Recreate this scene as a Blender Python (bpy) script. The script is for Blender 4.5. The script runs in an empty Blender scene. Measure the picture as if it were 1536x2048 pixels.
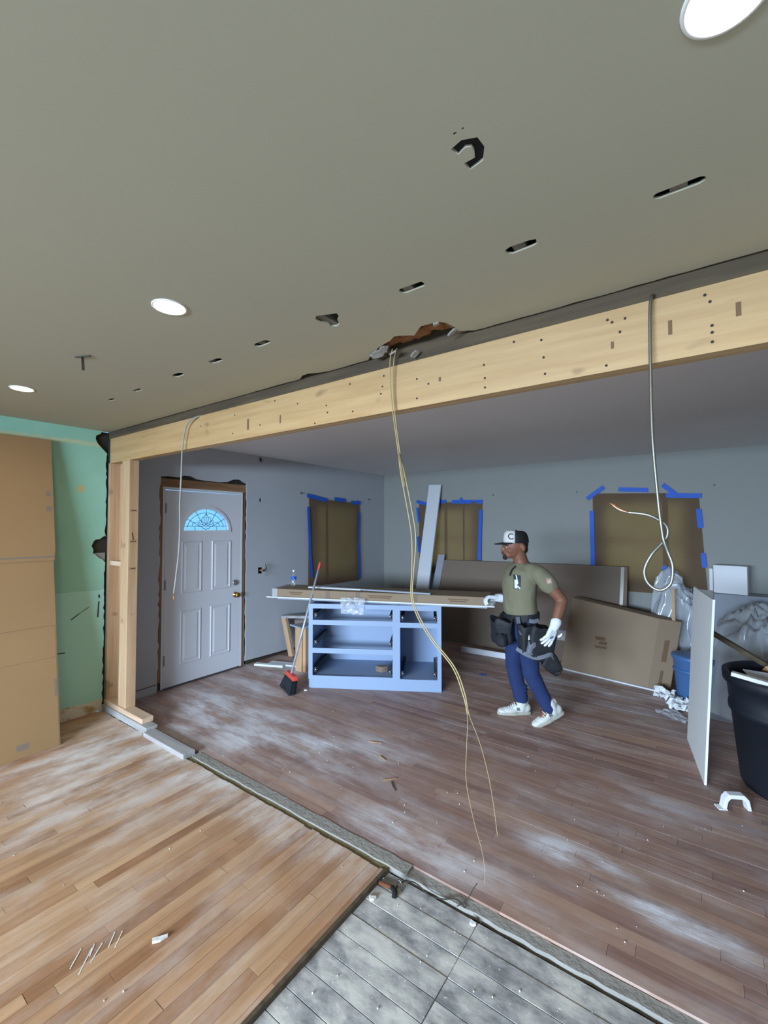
import bpy, bmesh, math, random
from mathutils import Vector, Matrix, noise
from mathutils.bvhtree import BVHTree
R = math.radians
rnd = random.Random(7)
SC = bpy.context.scene
COL = SC.collection

def lin(r, g, b):
    f = lambda c: c/12.92 if c <= .04045 else ((c+.055)/1.055)**2.4
    return (f(r/255), f(g/255), f(b/255), 1)

# ------------------------------------------------------------------ camera, world, light, exposure
cam_d = bpy.data.cameras.new('camera')
cam = bpy.data.objects.new('camera', cam_d); COL.objects.link(cam)
cam.location = (0, 0, 1.65)
cam.rotation_euler = (R(91.7), 0, R(35.8))
cam_d.sensor_fit = 'VERTICAL'; cam_d.sensor_height = 36
cam_d.lens = 877/2048*36
cam_d.clip_start = .02
SC.camera = cam

SKY = (.30, .62, 1.0, 1)
SKY_POWER = 1.6
DAY_POWER = 2400.0
DAY_COLOR = (.60, .78, 1.0)
LAMP_POWER = 135.0
LAMP_COLOR = (1.0, .86, .66, 1)
world = bpy.data.worlds.new('World'); SC.world = world
world.use_nodes = True
bg = world.node_tree.nodes['Background']
bg.inputs[0].default_value = SKY; bg.inputs[1].default_value = SKY_POWER

# daylight arriving through the patio opening in the wall behind the camera
ld = bpy.data.lights.new('patio_daylight', 'AREA'); ld.shape = 'RECTANGLE'
ld.size = 5.6; ld.size_y = 1.2; ld.energy = DAY_POWER; ld.color = DAY_COLOR
lo = bpy.data.objects.new('patio_daylight', ld); COL.objects.link(lo)
lo.location = (-1.2, -5.6, 1.9); lo.rotation_euler = (R(90), 0, 0)

vs = SC.view_settings
SC.display_settings.display_device = 'sRGB'
vs.view_transform = 'Standard'; vs.look = 'None'; vs.gamma = 1; vs.exposure = 0.0
vs.use_curve_mapping = False
SC.cycles.use_denoising = True
SC.cycles.max_bounces = 7; SC.cycles.diffuse_bounces = 4; SC.cycles.transparent_max_bounces = 12
SC.cycles.caustics_reflective = False; SC.cycles.caustics_refractive = False

# ------------------------------------------------------------------ materials
class NT:
    def __init__(s, name):
        s.m = bpy.data.materials.new(name); s.m.use_nodes = True
        s.t = s.m.node_tree; s.t.nodes.clear()
        s.out = s.t.nodes.new('ShaderNodeOutputMaterial')
    def n(s, kind, ins=None, **props):
        nd = s.t.nodes.new('ShaderNode'+kind)
        for k, v in props.items(): setattr(nd, k, v)
        for k, v in (ins or {}).items(): s.put(nd.inputs[k], v)
        return nd
    def put(s, sock, v):
        if isinstance(v, bpy.types.NodeSocket): s.t.links.new(v, sock)
        elif isinstance(v, bpy.types.Node): s.t.links.new(v.outputs[0], sock)
        else: sock.default_value = v
    def m_(s, op, a, b=0., c=None, clamp=False):
        nd = s.n('Math', operation=op, use_clamp=clamp)
        s.put(nd.inputs[0], a); s.put(nd.inputs[1], b)
        if c is not None: s.put(nd.inputs[2], c)
        return nd.outputs[0]
    def mix(s, f, a, b, mode='MIX'):
        nd = s.n('MixRGB', blend_type=mode); s.put(nd.inputs[0], f); s.put(nd.inputs[1], a); s.put(nd.inputs[2], b)
        return nd.outputs[0]
    def ramp(s, f, stops):
        nd = s.n('ValToRGB'); cr = nd.color_ramp
        while len(cr.elements) < len(stops): cr.elements.new(.5)
        for e, (p, c) in zip(cr.elements, stops): e.position = p; e.color = c if len(c) == 4 else (*c, 1)
        s.put(nd.inputs[0], f); return nd.outputs[0]
    def pos(s, scale=(1, 1, 1), off=None, obj=False):
        src = s.n('TexCoord').outputs['Object'] if obj else s.n('NewGeometry').outputs['Position']
        mp = s.n('Mapping', {'Vector': src, 'Scale': scale})
        if off is not None: s.put(mp.inputs['Location'], off)
        return mp.outputs[0]
    def noise(s, vec, scale, detail=3., rough=.55):
        return s.n('TexNoise', {'Vector': vec, 'Scale': scale, 'Detail': detail, 'Roughness': rough}).outputs[0]
    def smooth(s, v, a, b):
        nd = s.n('MapRange', {'Value': v, 'From Min': a, 'From Max': b}, interpolation_type='SMOOTHSTEP')
        return nd.outputs[0]
    def done(s, color, rough=.6, metal=0., bump=None, bump_s=.2, **extra):
        b = s.n('BsdfPrincipled'); s.put(b.inputs['Base Color'], color); s.put(b.inputs['Roughness'], rough)
        s.put(b.inputs['Metallic'], metal)
        for k, v in extra.items(): s.put(b.inputs[k.replace('_', ' ')], v)
        if bump is not None:
            bn = s.n('Bump', {'Height': bump, 'Strength': bump_s, 'Distance': .01}); s.t.links.new(bn.outputs[0], b.inputs['Normal'])
        s.t.links.new(b.outputs[0], s.out.inputs[0]); s.b = b
        return s.m

def dk(c, k): return (c[0]*k, c[1]*k, c[2]*k, 1)

def plain(name, c, rough=.6, metal=0., var=.12, scale=6., bump=.0, bscale=60., **kw):
    t = NT(name); p = t.pos()
    col = t.mix(t.noise(p, scale), dk(c, 1-var), dk(c, 1+var))
    return t.done(col, rough, metal, t.noise(p, bscale) if bump else None, bump, **kw)

def wood(name, c1, c2, axis=0, scale=1., rough=.6, knots=False, bump=.15):
    t = NT(name)
    rn = t.n('ObjectInfo').outputs['Random']
    s = [26, 26, 26]; s[axis] = 1.6
    p = t.pos(tuple(v*scale for v in s), t.m_('MULTIPLY', rn, 17.))
    g = t.noise(p, 1., 5, .6)
    col = t.ramp(g, [(.3, c1), (.62, c2)])
    col = t.mix(t.m_('MULTIPLY', rn, .25), col, dk(c1, .8))
    if knots:
        k = t.noise(t.pos((4.5, 4.5, 4.5) if axis == 2 else (3.5, 3.5, 7)), 1.7, 1, .3)
        col = t.mix(t.m_('MULTIPLY', t.smooth(k, .70, .80), .7), col, dk(c1, .5))
    return t.done(col, rough, 0., g, bump)

def floor_mat(name, tones, axis, stuff_off, dust_col, dust, patches, rough=.45):
    """strip boards: tone by board, grain along the board, plaster dust lying on top in patches"""
    t = NT(name)
    r1 = t.n('ObjectInfo').outputs['Random']; r2 = t.n('NewGeometry').outputs['Random Per Island']
    r = t.m_('FRACT', t.m_('ADD', t.m_('MULTIPLY', r1, 7.31), t.m_('MULTIPLY', r2, 3.7)))
    s = [34, 34, 34]; s[axis] = 1.4
    g = t.noise(t.pos(tuple(s), t.m_('MULTIPLY', r, 23.)), 1., 5, .62)
    col = t.ramp(r, [(i/(len(tones)-1), c) for i, c in enumerate(tones)])
    col = t.mix(t.smooth(g, .36, .7), dk((1, 1, 1), .84), (1.07, 1.06, 1.05, 1)); base = t.ramp(r, [(i/(len(tones)-1), c) for i, c in enumerate(tones)])
    col = t.mix(1., base, col, 'MULTIPLY')
    # worn, sanded lighter areas and stains
    w = t.noise(t.pos((1, 1, 1)), 1.3, 4, .6)
    col = t.mix(t.m_('MULTIPLY', t.smooth(w, .52, .75), .5), col, dk(tones[-1], 1.15))
    st = t.noise(t.pos((1, 1, 1), (3.1, 7.7, 0)), 3.2, 4, .6)
    col = t.mix(t.m_('MULTIPLY', t.smooth(st, .60, .74), .42), col, dk(tones[0], .55))
    P = t.n('NewGeometry').outputs['Position']
    st2 = [5, 5, 5]; st2[axis] = 1.8
    dn = t.noise(t.pos(tuple(st2)), 1.0, 6, .68)
    amt = t.m_('MULTIPLY', t.smooth(dn, .42, .72), dust)
    for (cx, cy, rx, ry, k) in patches:
        d = t.n('Vector' 'Math', {0: P, 1: (cx, cy, 0)}, operation='SUBTRACT').outputs[0]
        d = t.n('VectorMath', {0: d, 1: (1/rx, 1/ry, 0)}, operation='MULTIPLY').outputs[0]
        l = t.n('VectorMath', {0: d}, operation='LENGTH').outputs['Value']
        fall = t.m_('SUBTRACT', 1., t.smooth(l, .0, 1.))
        amt = t.m_('ADD', amt, t.m_('MULTIPLY', t.m_('MULTIPLY', fall, k), t.smooth(dn, .30, .70)), clamp=True)
    fine = t.noise(t.pos((1, 1, 1)), 90., 3, .7)
    sp = t.smooth(fine, .70, .76)
    amt = t.m_('MAXIMUM', amt, t.m_('MULTIPLY', sp, .35))
    col = t.mix(amt, col, dust_col)
    return t.done(col, t.m_('ADD', t.m_('MULTIPLY', amt, .4), rough, clamp=True), 0., g, .12)

GYP = lin(205, 203, 200)
M = {}
M['ceiling'] = plain('ceiling_paint', lin(172, 165, 144), .8, var=.03, scale=2, bump=.012, bscale=120)
M['ceiling_far'] = plain('far_ceiling_paint', lin(238, 234, 232), .6, var=.03, scale=2, bump=.012, bscale=90)
M['wall_grey'] = plain('grey_wall_paint', lin(148, 148, 142), .7, var=.04, scale=3, bump=.015, bscale=110)
M['wall_grey_lit'] = plain('grey_wall_paint_lit', lin(178, 180, 184), .7, var=.04, scale=3, bump=.015, bscale=110)  # same paint as the far wall, lightened for the light falling here
M['outer'] = plain('plain_wall_paint', lin(190, 188, 180), .8, var=.03)
M['gyp'] = plain('gypsum', lin(215, 212, 205), .9, var=.08, scale=30, bump=.2)
M['gypdust'] = plain('plaster_residue', lin(142, 136, 128), .95, var=.22, scale=14, bump=.5, bscale=40)
M['dirt'] = plain('olive_dirt', lin(120, 108, 78), .95, var=.3, scale=12, bump=.6, bscale=40)
M['void'] = plain('dark_cavity_wood', lin(52, 46, 38), .9, var=.3, scale=10)
M['oldwood'] = wood('old_plate_wood', lin(58, 48, 35), lin(92, 77, 56), 0, 1., .8)
M['oldwoodv'] = wood('old_framing_wood', lin(110, 78, 52), lin(160, 122, 84), 2, 1., .75)
M['oldwoody'] = wood('old_header_wood', lin(112, 80, 54), lin(158, 120, 82), 1, 1., .75)
M['joistwood'] = wood('old_joist_wood', lin(92, 86, 76), lin(128, 120, 106), 1, 1., .85)
M['pine'] = wood('new_pine_beam', lin(172, 136, 90), lin(192, 158, 112), 0, .8, .55, True)
M['pinev'] = wood('new_pine_post', lin(176, 138, 102), lin(200, 166, 130), 2, .8, .6, True)
M['pinex'] = wood('new_pine_plate', lin(194, 160, 128), lin(220, 192, 164), 0, .8, .6)
M['greyplate'] = wood('dusty_old_plate', lin(138, 132, 130), lin(178, 174, 172), 0, 1., .85)
M['ink'] = plain('stamp_ink', lin(48, 38, 34), .8)
M['brass'] = plain('brass', lin(190, 150, 80), .25, 1.)
M['chrome'] = plain('chrome', lin(215, 215, 215), .22, 1.)
M['galv'] = plain('galvanised_steel', lin(136, 134, 126), .42, .9, var=.05)
M['steel'] = plain('dull_steel', lin(120, 118, 116), .4, .9)
M['hinge'] = plain('painted_hinge', lin(140, 142, 148), .5, .2)
M['black'] = plain('black_plastic', lin(26, 29, 34), .5, var=.2)
M['darkhole'] = plain('black_void', lin(14, 13, 12), .95)
M['doorpaint'] = plain('white_door_paint', lin(216, 217, 222), .42, var=.02, scale=2)
M['whiteboard'] = plain('primed_white_wood', lin(214, 216, 220), .55, var=.04)
M['cab'] = plain('cabinet_grey_blue_paint', lin(142, 161, 190), .5, var=.03, scale=3)
M['cabin'] = plain('cabinet_inside_paint', lin(136, 154, 182), .6, var=.05, scale=3)
M['greyboard'] = plain('grey_sheet', lin(150, 156, 166), .6, var=.06)
M['drywall'] = plain('drywall_face', lin(226, 226, 224), .8, var=.04, scale=5)
M['card'] = plain('cardboard', lin(148, 115, 76), .8, var=.06, scale=3, bump=.03)
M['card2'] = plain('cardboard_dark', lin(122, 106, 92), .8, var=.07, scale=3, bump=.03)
M['card3'] = plain('cardboard_mid', lin(140, 120, 98), .8, var=.06, scale=3, bump=.03)
M['cardink'] = plain('cardboard_print', lin(112, 86, 62), .85)
M['paper'] = None
M['tape'] = plain('blue_painters_tape', lin(28, 92, 200), .6, var=.1)
M['clear'] = None
M['wire'] = plain('cloth_wire', lin(168, 148, 106), .6)
M['copper'] = plain('copper', lin(214, 120, 70), .35, .9)
M['wirewhite'] = plain('white_cable_jacket', lin(150, 148, 138), .5)
M['red'] = plain('red_plastic', lin(206, 74, 62), .5)
M['broomgrey'] = plain('grey_metal_handle', lin(178, 182, 190), .35, .3)
M['bristle'] = plain('black_bristles', lin(34, 38, 46), .85, var=.4, scale=90, bump=.8, bscale=200)
M['binblack'] = plain('bin_rubber', lin(22, 26, 34), .55, var=.15, bump=.1)
M['blueplastic'] = plain('blue_plastic', lin(66, 104, 152), .4)
M['rust'] = plain('rusty_iron', lin(112, 66, 38), .8, .3, var=.4, scale=40)
M['insul'] = plain('brown_insulation', lin(136, 92, 58), .95, var=.45, scale=22, bump=.8, bscale=60)
M['white'] = plain('white_plastic', lin(225, 226, 228), .5, var=.02)
M['skin'] = plain('brown_skin', lin(124, 80, 58), .55, var=.06, scale=20)
M['hair'] = plain('black_hair', lin(28, 20, 17), .7)
M['shirt'] = plain('olive_shirt', lin(120, 115, 92), .9, var=.08, scale=12, bump=.6, bscale=12)
M['denim'] = plain('blue_denim', lin(28, 45, 88), .9, var=.22, scale=10, bump=.3, bscale=16)
M['glove'] = plain('white_knit_glove', lin(222, 226, 234), .85, var=.04, bump=.15, bscale=150)
M['shoe'] = plain('white_trainer', lin(202, 202, 194), .6, var=.12, scale=20)
M['sole'] = plain('grey_sole', lin(168, 164, 150), .7, var=.15)
M['nylon'] = plain('black_nylon', lin(26, 28, 34), .7, var=.25, scale=20, bump=.3, bscale=50)
M['webbing'] = plain('grey_webbing', lin(104, 108, 116), .75, var=.1)
M['capwhite'] = plain('cap_white', lin(212, 208, 204), .8, var=.03)
M['capblack'] = plain('cap_black', lin(16, 16, 18), .8, var=.2)
M['badge'] = plain('badge_dark', lin(40, 48, 56), .7)
M['badgewhite'] = plain('badge_print', lin(214, 220, 216), .7)
M['flagpink'] = plain('flag_patch', lin(206, 164, 148), .8)
M['flaggrey'] = plain('flag_patch_grey', lin(146, 134, 122), .8)
M['yellow'] = plain('yellow_plastic', lin(222, 190, 50), .5)
M['splinter'] = wood('wood_splinter', lin(160, 116, 78), lin(200, 160, 116), 0)
M['trimring'] = plain('white_lamp_trim', lin(235, 233, 228), .5, var=.01)

t = NT('kraft_masking_paper')                       # lets a little daylight through
c = t.mix(t.noise(t.pos((1, 1, 1)), 5.), lin(104, 90, 74), lin(122, 106, 86))
crk = t.noise(t.pos((2, 2, 14)), 3., 4, .7)
d = t.n('BsdfDiffuse', {'Color': c}); tr = t.n('BsdfTranslucent', {'Color': lin(255, 168, 84)})
bn = t.n('Bump', {'Height': crk, 'Strength': .25, 'Distance': .01}); t.t.links.new(bn.outputs[0], d.inputs['Normal'])
mx = t.n('MixShader', {0: .22, 1: d.outputs[0], 2: tr.outputs[0]}); t.t.links.new(mx.outputs[0], t.out.inputs[0]); M['paper'] = t.m

t = NT('clear_plastic_film')
d = t.n('BsdfDiffuse', {'Color': lin(226, 232, 238)}); tp = t.n('BsdfTransparent'); gl = t.n('BsdfGlossy', {'Roughness': .18})
a = t.n('MixShader', {0: .42, 1: tp.outputs[0], 2: d.outputs[0]}); b = t.n('MixShader', {0: .07, 1: a.outputs[0], 2: gl.outputs[0]})
t.t.links.new(b.outputs[0], t.out.inputs[0]); M['clear'] = t.m

t = NT('bottle_plastic')
tp = t.n('BsdfTransparent', {'Color': (.86, .92, .98, 1)}); gl = t.n('BsdfGlossy', {'Roughness': .06})
d = t.n('BsdfDiffuse', {'Color': (.8, .86, .92, 1)}); a = t.n('MixShader', {0: .12, 1: tp.outputs[0], 2: d.outputs[0]})
b = t.n('MixShader', {0: .15, 1: a.outputs[0], 2: gl.outputs[0]}); t.t.links.new(b.outputs[0], t.out.inputs[0]); M['bottle'] = t.m

t = NT('leaded_glass')
tp = t.n('BsdfTransparent', {'Color': (.80, .93, 1, 1)}); gl = t.n('BsdfGlossy', {'Roughness': .1}); tl = t.n('BsdfTranslucent', {'Color': (.75, .9, 1, 1)})
a = t.n('MixShader', {0: t.m_('MULTIPLY', t.noise(t.pos(), 40.), .5), 1: tp.outputs[0], 2: tl.outputs[0]})
b = t.n('MixShader', {0: .06, 1: a.outputs[0], 2: gl.outputs[0]}); t.t.links.new(b.outputs[0], t.out.inputs[0]); M['fanglass'] = t.m
t = NT('window_glass')
tp = t.n('BsdfTransparent', {'Color': (.93, .97, 1, 1)}); gl = t.n('BsdfGlossy', {'Roughness': .02})
b = t.n('MixShader', {0: .06, 1: tp.outputs[0], 2: gl.outputs[0]}); t.t.links.new(b.outputs[0], t.out.inputs[0]); M['glass'] = t.m

t = NT('lamp_diffuser'); em = t.n('Emission', {'Color': LAMP_COLOR, 'Strength': LAMP_POWER}); t.t.links.new(em.outputs[0], t.out.inputs[0]); M['lamp'] = t.m

# green wall: mint paint, lighter repainted lower band, bare band where the baseboard was, joint compound line
t = NT('mint_green_paint'); P = t.n('NewGeometry').outputs['Position']; xyz = t.n('SeparateXYZ', {0: P})
Y, Z = xyz.outputs[1], xyz.outputs[2]
n1 = t.noise(t.pos((1, 2, 2)), 2.2, 4, .6)
col = t.mix(n1, lin(136, 186, 162), lin(154, 202, 180))
low = t.m_('MULTIPLY', t.m_('LESS_THAN', t.m_('ADD', Z, t.m_('MULTIPLY', n1, .05)), 1.10), t.m_('GREATER_THAN', t.m_('ADD', Y, t.m_('MULTIPLY', n1, .1)), 1.30))
col = t.mix(t.m_('MULTIPLY', low, .55), col, lin(178, 226, 214))
jl = t.m_('ADD', Z, t.m_('MULTIPLY', t.noise(t.pos((1, 5, 1)), 3.), .05))
jn = t.m_('ABSOLUTE', t.m_('SUBTRACT', jl, 2.392))
col = t.mix(t.m_('SUBTRACT', 1., t.smooth(jn, .006, .028)), col, lin(186, 196, 158))
pd = t.n('VectorMath', {0: P, 1: (-4.36, 1.545, 1.965)}, operation='DISTANCE').outputs['Value']
pd = t.m_('ADD', pd, t.m_('MULTIPLY', t.noise(t.pos(), 25.), .03))
col = t.mix(t.m_('SUBTRACT', 1., t.smooth(pd, .035, .055)), col, lin(190, 178, 124))
bd = t.m_('ADD', Z, t.m_('MULTIPLY', t.noise(t.pos((1, 3, 1)), 4.), .05))
gl_ = t.smooth(t.noise(t.pos((1, 4, 6)), 2.), .45, .6)
col = t.mix(t.m_('LESS_THAN', bd, .125), col, t.mix(gl_, lin(212, 204, 186), lin(176, 148, 96)))
M['green'] = t.done(col, .6, 0., t.noise(t.pos(), 120.), .05)

# grey-white plank subfloor: old paint worn off in patches
t = NT('worn_grey_subfloor')
rn = t.n('ObjectInfo').outputs['Random']
g = t.noise(t.pos((3, 40, 40), t.m_('MULTIPLY', rn, 9.)), 1., 4, .6)
pt = t.noise(t.pos((6, 9, 1), t.m_('MULTIPLY', rn, .6)), 1.1, 5, .62)
col = t.ramp(pt, [(.36, lin(126, 124, 122)), (.48, lin(166, 162, 158)), (.62, lin(202, 196, 186))])
col = t.mix(t.m_('MULTIPLY', t.smooth(g, .5, .75), .3), col, lin(104, 98, 96))
sp = t.noise(t.pos(), 60., 3, .6); col = t.mix(t.smooth(sp, .68, .74), col, lin(222, 222, 222))
M['subfloor'] = t.done(col, .85, 0., pt, .3)

M['oak'] = floor_mat('sanded_oak_boards', [lin(150, 106, 74), lin(172, 128, 94), lin(180, 137, 100), lin(194, 154, 118)], 1, 0,
                     lin(220, 208, 200), .30, [(-3.6, 1.5, 1.6, .8, .8), (-2.4, 1.75, 2.0, .35, .9), (-3.5, 1.0, 1.3, .6, .5)])
M['oakfar'] = floor_mat('dusty_brown_boards', [lin(140, 106, 94), lin(154, 120, 106), lin(162, 128, 112), lin(172, 138, 118)], 0, 0,
                        lin(214, 208, 210), .30, [(-.52, 2.36, .38, .13, 2.0), (-.10, 2.235, .42, .10, 2.0), (-3.2, 2.25, 1.7, .6, 1.2), (-1.3, 2.0, .8, .25, .9), (-3.8, 3.0, .8, 1.0, .8), (-2.2, 2.6, 1.2, .5, .5), (-1.0, 4.9, 1.8, .9, .6), (-.2, 3.0, .5, .3, .5)], .5)

# ------------------------------------------------------------------ mesh helpers
def V(*a): return Vector(a)
def addv(bm, vs_, fs):
    b = [bm.verts.new(v) for v in vs_]
    for f in fs:
        try: bm.faces.new([b[i] for i in f])
        except ValueError: pass
BOXF = [(0, 3, 2, 1), (4, 5, 6, 7), (0, 1, 5, 4), (1, 2, 6, 5), (2, 3, 7, 6), (3, 0, 4, 7)]
def box(bm, x0, y0, z0, x1, y1, z1, mt=None):
    vs_ = [V(x0, y0, z0), V(x1, y0, z0), V(x1, y1, z0), V(x0, y1, z0), V(x0, y0, z1), V(x1, y0, z1), V(x1, y1, z1), V(x0, y1, z1)]
    addv(bm, [mt @ v for v in vs_] if mt else vs_, BOXF); return bm
def BX(*a, mt=None): return box(bmesh.new(), *a, mt=mt)
def hexa(bm, p): addv(bm, [Vector(v) for v in p], BOXF); return bm
def bar(bm, p0, p1, w, h, up=(0, 0, 1)):
    p0, p1 = Vector(p0), Vector(p1); d = (p1-p0).normalized(); u = Vector(up)
    s = d.cross(u).normalized(); u = s.cross(d).normalized()
    a = s*w/2; b = u*h/2
    hexa(bm, [p0-a-b, p0+a-b, p1+a-b, p1-a-b, p0-a+b, p0+a+b, p1+a+b, p1-a+b]); return bm
def crv(pts, n=8):
    pts = [Vector(p) for p in pts]; out = []
    for i in range(len(pts)-1):
        a = pts[max(i-1, 0)]; b = pts[i]; c_ = pts[i+1]; e = pts[min(i+2, len(pts)-1)]
        for k in range(n):
            s = k/n
            out.append(.5*((2*b)+(c_-a)*s+(2*a-5*b+4*c_-e)*s*s+(3*b-a-3*c_+e)*s**3))
    out.append(pts[-1]); return out
def resample(pts, step):
    out = [pts[0]]; acc = 0.
    for a, b in zip(pts, pts[1:]):
        L = (b-a).length
        if L < 1e-9: continue
        s = step-acc
        while s <= L: out.append(a+(b-a)*s/L); s += step
        acc = (acc+L) % step
    return out
def tube(bm, pts, r, seg=8, close=True):
    pts = [Vector(p) for p in pts]; rings = []; u = None
    for i, p in enumerate(pts):
        d = (pts[min(i+1, len(pts)-1)]-pts[max(i-1, 0)]).normalized()
        if u is None: u = d.orthogonal().normalized()
        u = (u-d*u.dot(d)).normalized(); w = d.cross(u)
        rr = r[i] if isinstance(r, (list, tuple)) else r
        rings.append([bm.verts.new(p+(u*math.cos(2*math.pi*k/seg)+w*math.sin(2*math.pi*k/seg))*rr) for k in range(seg)])
    for a, b in zip(rings, rings[1:]):
        for k in range(seg): bm.faces.new((a[k], a[(k+1) % seg], b[(k+1) % seg], b[k]))
    if close: bm.faces.new(rings[0][::-1]); bm.faces.new(rings[-1])
    return bm
def lathe(bm, prof, seg=32, c=(0, 0, 0), ax=None):
    c = Vector(c); rings = []
    for r, z in prof:
        if r < 1e-6: rings.append([bm.verts.new(c+V(0, 0, z))])
        else: rings.append([bm.verts.new(c+V(r*math.cos(2*math.pi*k/seg), r*math.sin(2*math.pi*k/seg), z)) for k in range(seg)])
    for a, b in zip(rings, rings[1:]):
        for k in range(seg):
            k2 = (k+1) % seg
            if len(a) == 1: bm.faces.new((a[0], b[k2], b[k]))
            elif len(b) == 1: bm.faces.new((a[k], a[k2], b[0]))
            else: bm.faces.new((a[k], a[k2], b[k2], b[k]))
    return bm
def ell(bm, c, r, mt=None, n=16):
    m = Matrix.Translation(Vector(c)) @ (mt or Matrix()) @ Matrix.Diagonal((*r, 1)).to_4x4()
    bmesh.ops.create_uvsphere(bm, u_segments=n, v_segments=n//2+2, radius=1, matrix=m); return bm
def taper(bm, p0, p1, r0, r1, seg=14):
    p0, p1 = Vector(p0), Vector(p1); d = (p1-p0).normalized()
    pts, rs = [], []
    for a in (90, 65, 35): pts.append(p0-d*r0*math.sin(R(a))); rs.append(max(r0*math.cos(R(a)), 1e-4))
    for k in range(5): pts.append(p0.lerp(p1, k/4)); rs.append(r0+(r1-r0)*k/4)
    for a in (35, 65, 90): pts.append(p1+d*r1*math.sin(R(a))); rs.append(max(r1*math.cos(R(a)), 1e-4))
    return tube(bm, pts, rs, seg)
def loft(bm, rings, seg=24):
    """rings: (centre, rx, ry, rotz) stacked"""
    rr = []
    for c, rx, ry, a in rings:
        c = Vector(c); row = []
        for k in range(seg):
            t_ = 2*math.pi*k/seg; x, y = rx*math.cos(t_), ry*math.sin(t_)
            row.append(bm.verts.new(c+V(x*math.cos(a)-y*math.sin(a), x*math.sin(a)+y*math.cos(a), 0)))
        rr.append(row)
    for a, b in zip(rr, rr[1:]):
        for k in range(seg): bm.faces.new((a[k], a[(k+1) % seg], b[(k+1) % seg], b[k]))
    bm.faces.new(rr[0][::-1]); bm.faces.new(rr[-1]); return bm
def prism(bm, poly, h0, h1, mt=None):
    """poly in (x,y) extruded z h0..h1"""
    n = len(poly); vs_ = [V(x, y, h0) for x, y in poly]+[V(x, y, h1) for x, y in poly]
    if mt: vs_ = [mt @ v for v in vs_]
    addv(bm, vs_, [tuple(range(n))[::-1], tuple(range(n, 2*n))]+[(i, (i+1) % n, n+(i+1) % n, n+i) for i in range(n)])
    return bm

def link(o, parent=None):
    COL.objects.link(o)
    if parent: o.parent = parent
    return o
def mk(name, bm, mat, parent=None, smooth=False, bevel=0., world=False, fix=True):
    if fix: bmesh.ops.recalc_face_normals(bm, faces=bm.faces[:])
    if world and parent:
        mi = (Matrix.Translation(parent.location) @ parent.rotation_euler.to_matrix().to_4x4()).inverted()
        bmesh.ops.transform(bm, matrix=mi, verts=bm.verts[:])
    me = bpy.data.meshes.new(name); bm.to_mesh(me); bm.free()
    me.materials.append(M[mat] if isinstance(mat, str) else mat)
    if smooth: me.polygons.foreach_set('use_smooth', [True]*len(me.polygons))
    o = bpy.data.objects.new(name, me); link(o, parent)
    if bevel:
        b = o.modifiers.new('bevel', 'BEVEL'); b.width = bevel; b.segments = 2; b.limit_method = 'ANGLE'
    return o
def tag(o, label, cat=None, group=None, kind=None):
    o['label'] = label
    if cat: o['category'] = cat
    if group: o['group'] = group
    if kind: o['kind'] = kind
    return o
def thing(name, label, cat, loc=(0, 0, 0), rz=0., group=None, kind=None):
    o = bpy.data.objects.new(name, None); link(o); o.location = loc; o.rotation_euler = (0, 0, rz); o.empty_display_size = .1
    return tag(o, label, cat, group, kind)
def rag(poly, amp, step, seed=1, closed=True):
    rr = random.Random(seed); out = []
    n = len(poly)
    for i in range(n if closed else n-1):
        a = Vector(poly[i]).to_2d(); b = Vector(poly[(i+1) % n]).to_2d(); k = max(1, int((b-a).length/step))
        for j in range(k):
            p = a.lerp(b, j/k)
            out.append((p.x+rr.uniform(-amp, amp), p.y+rr.uniform(-amp, amp)))
    return out
def slab_mesh(outer, holes, thick, mt):
    """flat sheet with real holes: local (a,b) outline, c runs 0..-thick, mapped by mt"""
    cu = bpy.data.curves.new('tmp', 'CURVE'); cu.dimensions = '2D'; cu.fill_mode = 'BOTH'; cu.extrude = thick/2
    for poly in [outer]+holes:
        sp = cu.splines.new('POLY'); sp.points.add(len(poly)-1); sp.use_cyclic_u = True
        for p, (x, y) in zip(sp.points, poly): p.co = (x, y, 0, 1)
    ob = bpy.data.objects.new('tmp', cu); COL.objects.link(ob)
    me = bpy.data.meshes.new_from_object(ob.evaluated_get(bpy.context.evaluated_depsgraph_get()))
    bpy.data.objects.remove(ob); bpy.data.curves.remove(cu)
    me.transform(mt @ Matrix.Translation((0, 0, -thick/2)))
    return me
def slab(name, outer, holes, thick, mt, mat, parent=None):
    me = slab_mesh(outer, holes, thick, mt); me.materials.clear(); me.materials.append(M[mat])
    bm = bmesh.new(); bm.from_mesh(me); bmesh.ops.recalc_face_normals(bm, faces=bm.faces[:]); bm.to_mesh(me); bm.free()
    me.name = name
    return link(bpy.data.objects.new(name, me), parent)
def frame(o, ex, ey, ez):
    return Matrix(((ex[0], ey[0], ez[0], o[0]), (ex[1], ey[1], ez[1], o[1]), (ex[2], ey[2], ez[2], o[2]), (0, 0, 0, 1)))

# ------------------------------------------------------------------ room dimensions
XW, XR = -4.36, 2.6            # left wall, right wall
YB, YF = -3.6, 6.05            # wall behind camera, far wall
H = 2.495
YO = 1.77                      # front of the new beam / removed wall line

UNIT = bmesh.new(); box(UNIT, 0, 0, 0, 1, 1, 1)
def unit_mesh(name, mat):
    me = bpy.data.meshes.new(name); UNIT.to_mesh(me); me.materials.append(M[mat]); return me
def piece(name, me, parent, lo, hi):
    o = bpy.data.objects.new(name, me); link(o, parent)
    o.location = lo; o.scale = [b-a for a, b in zip(lo, hi)]; return o

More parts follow.
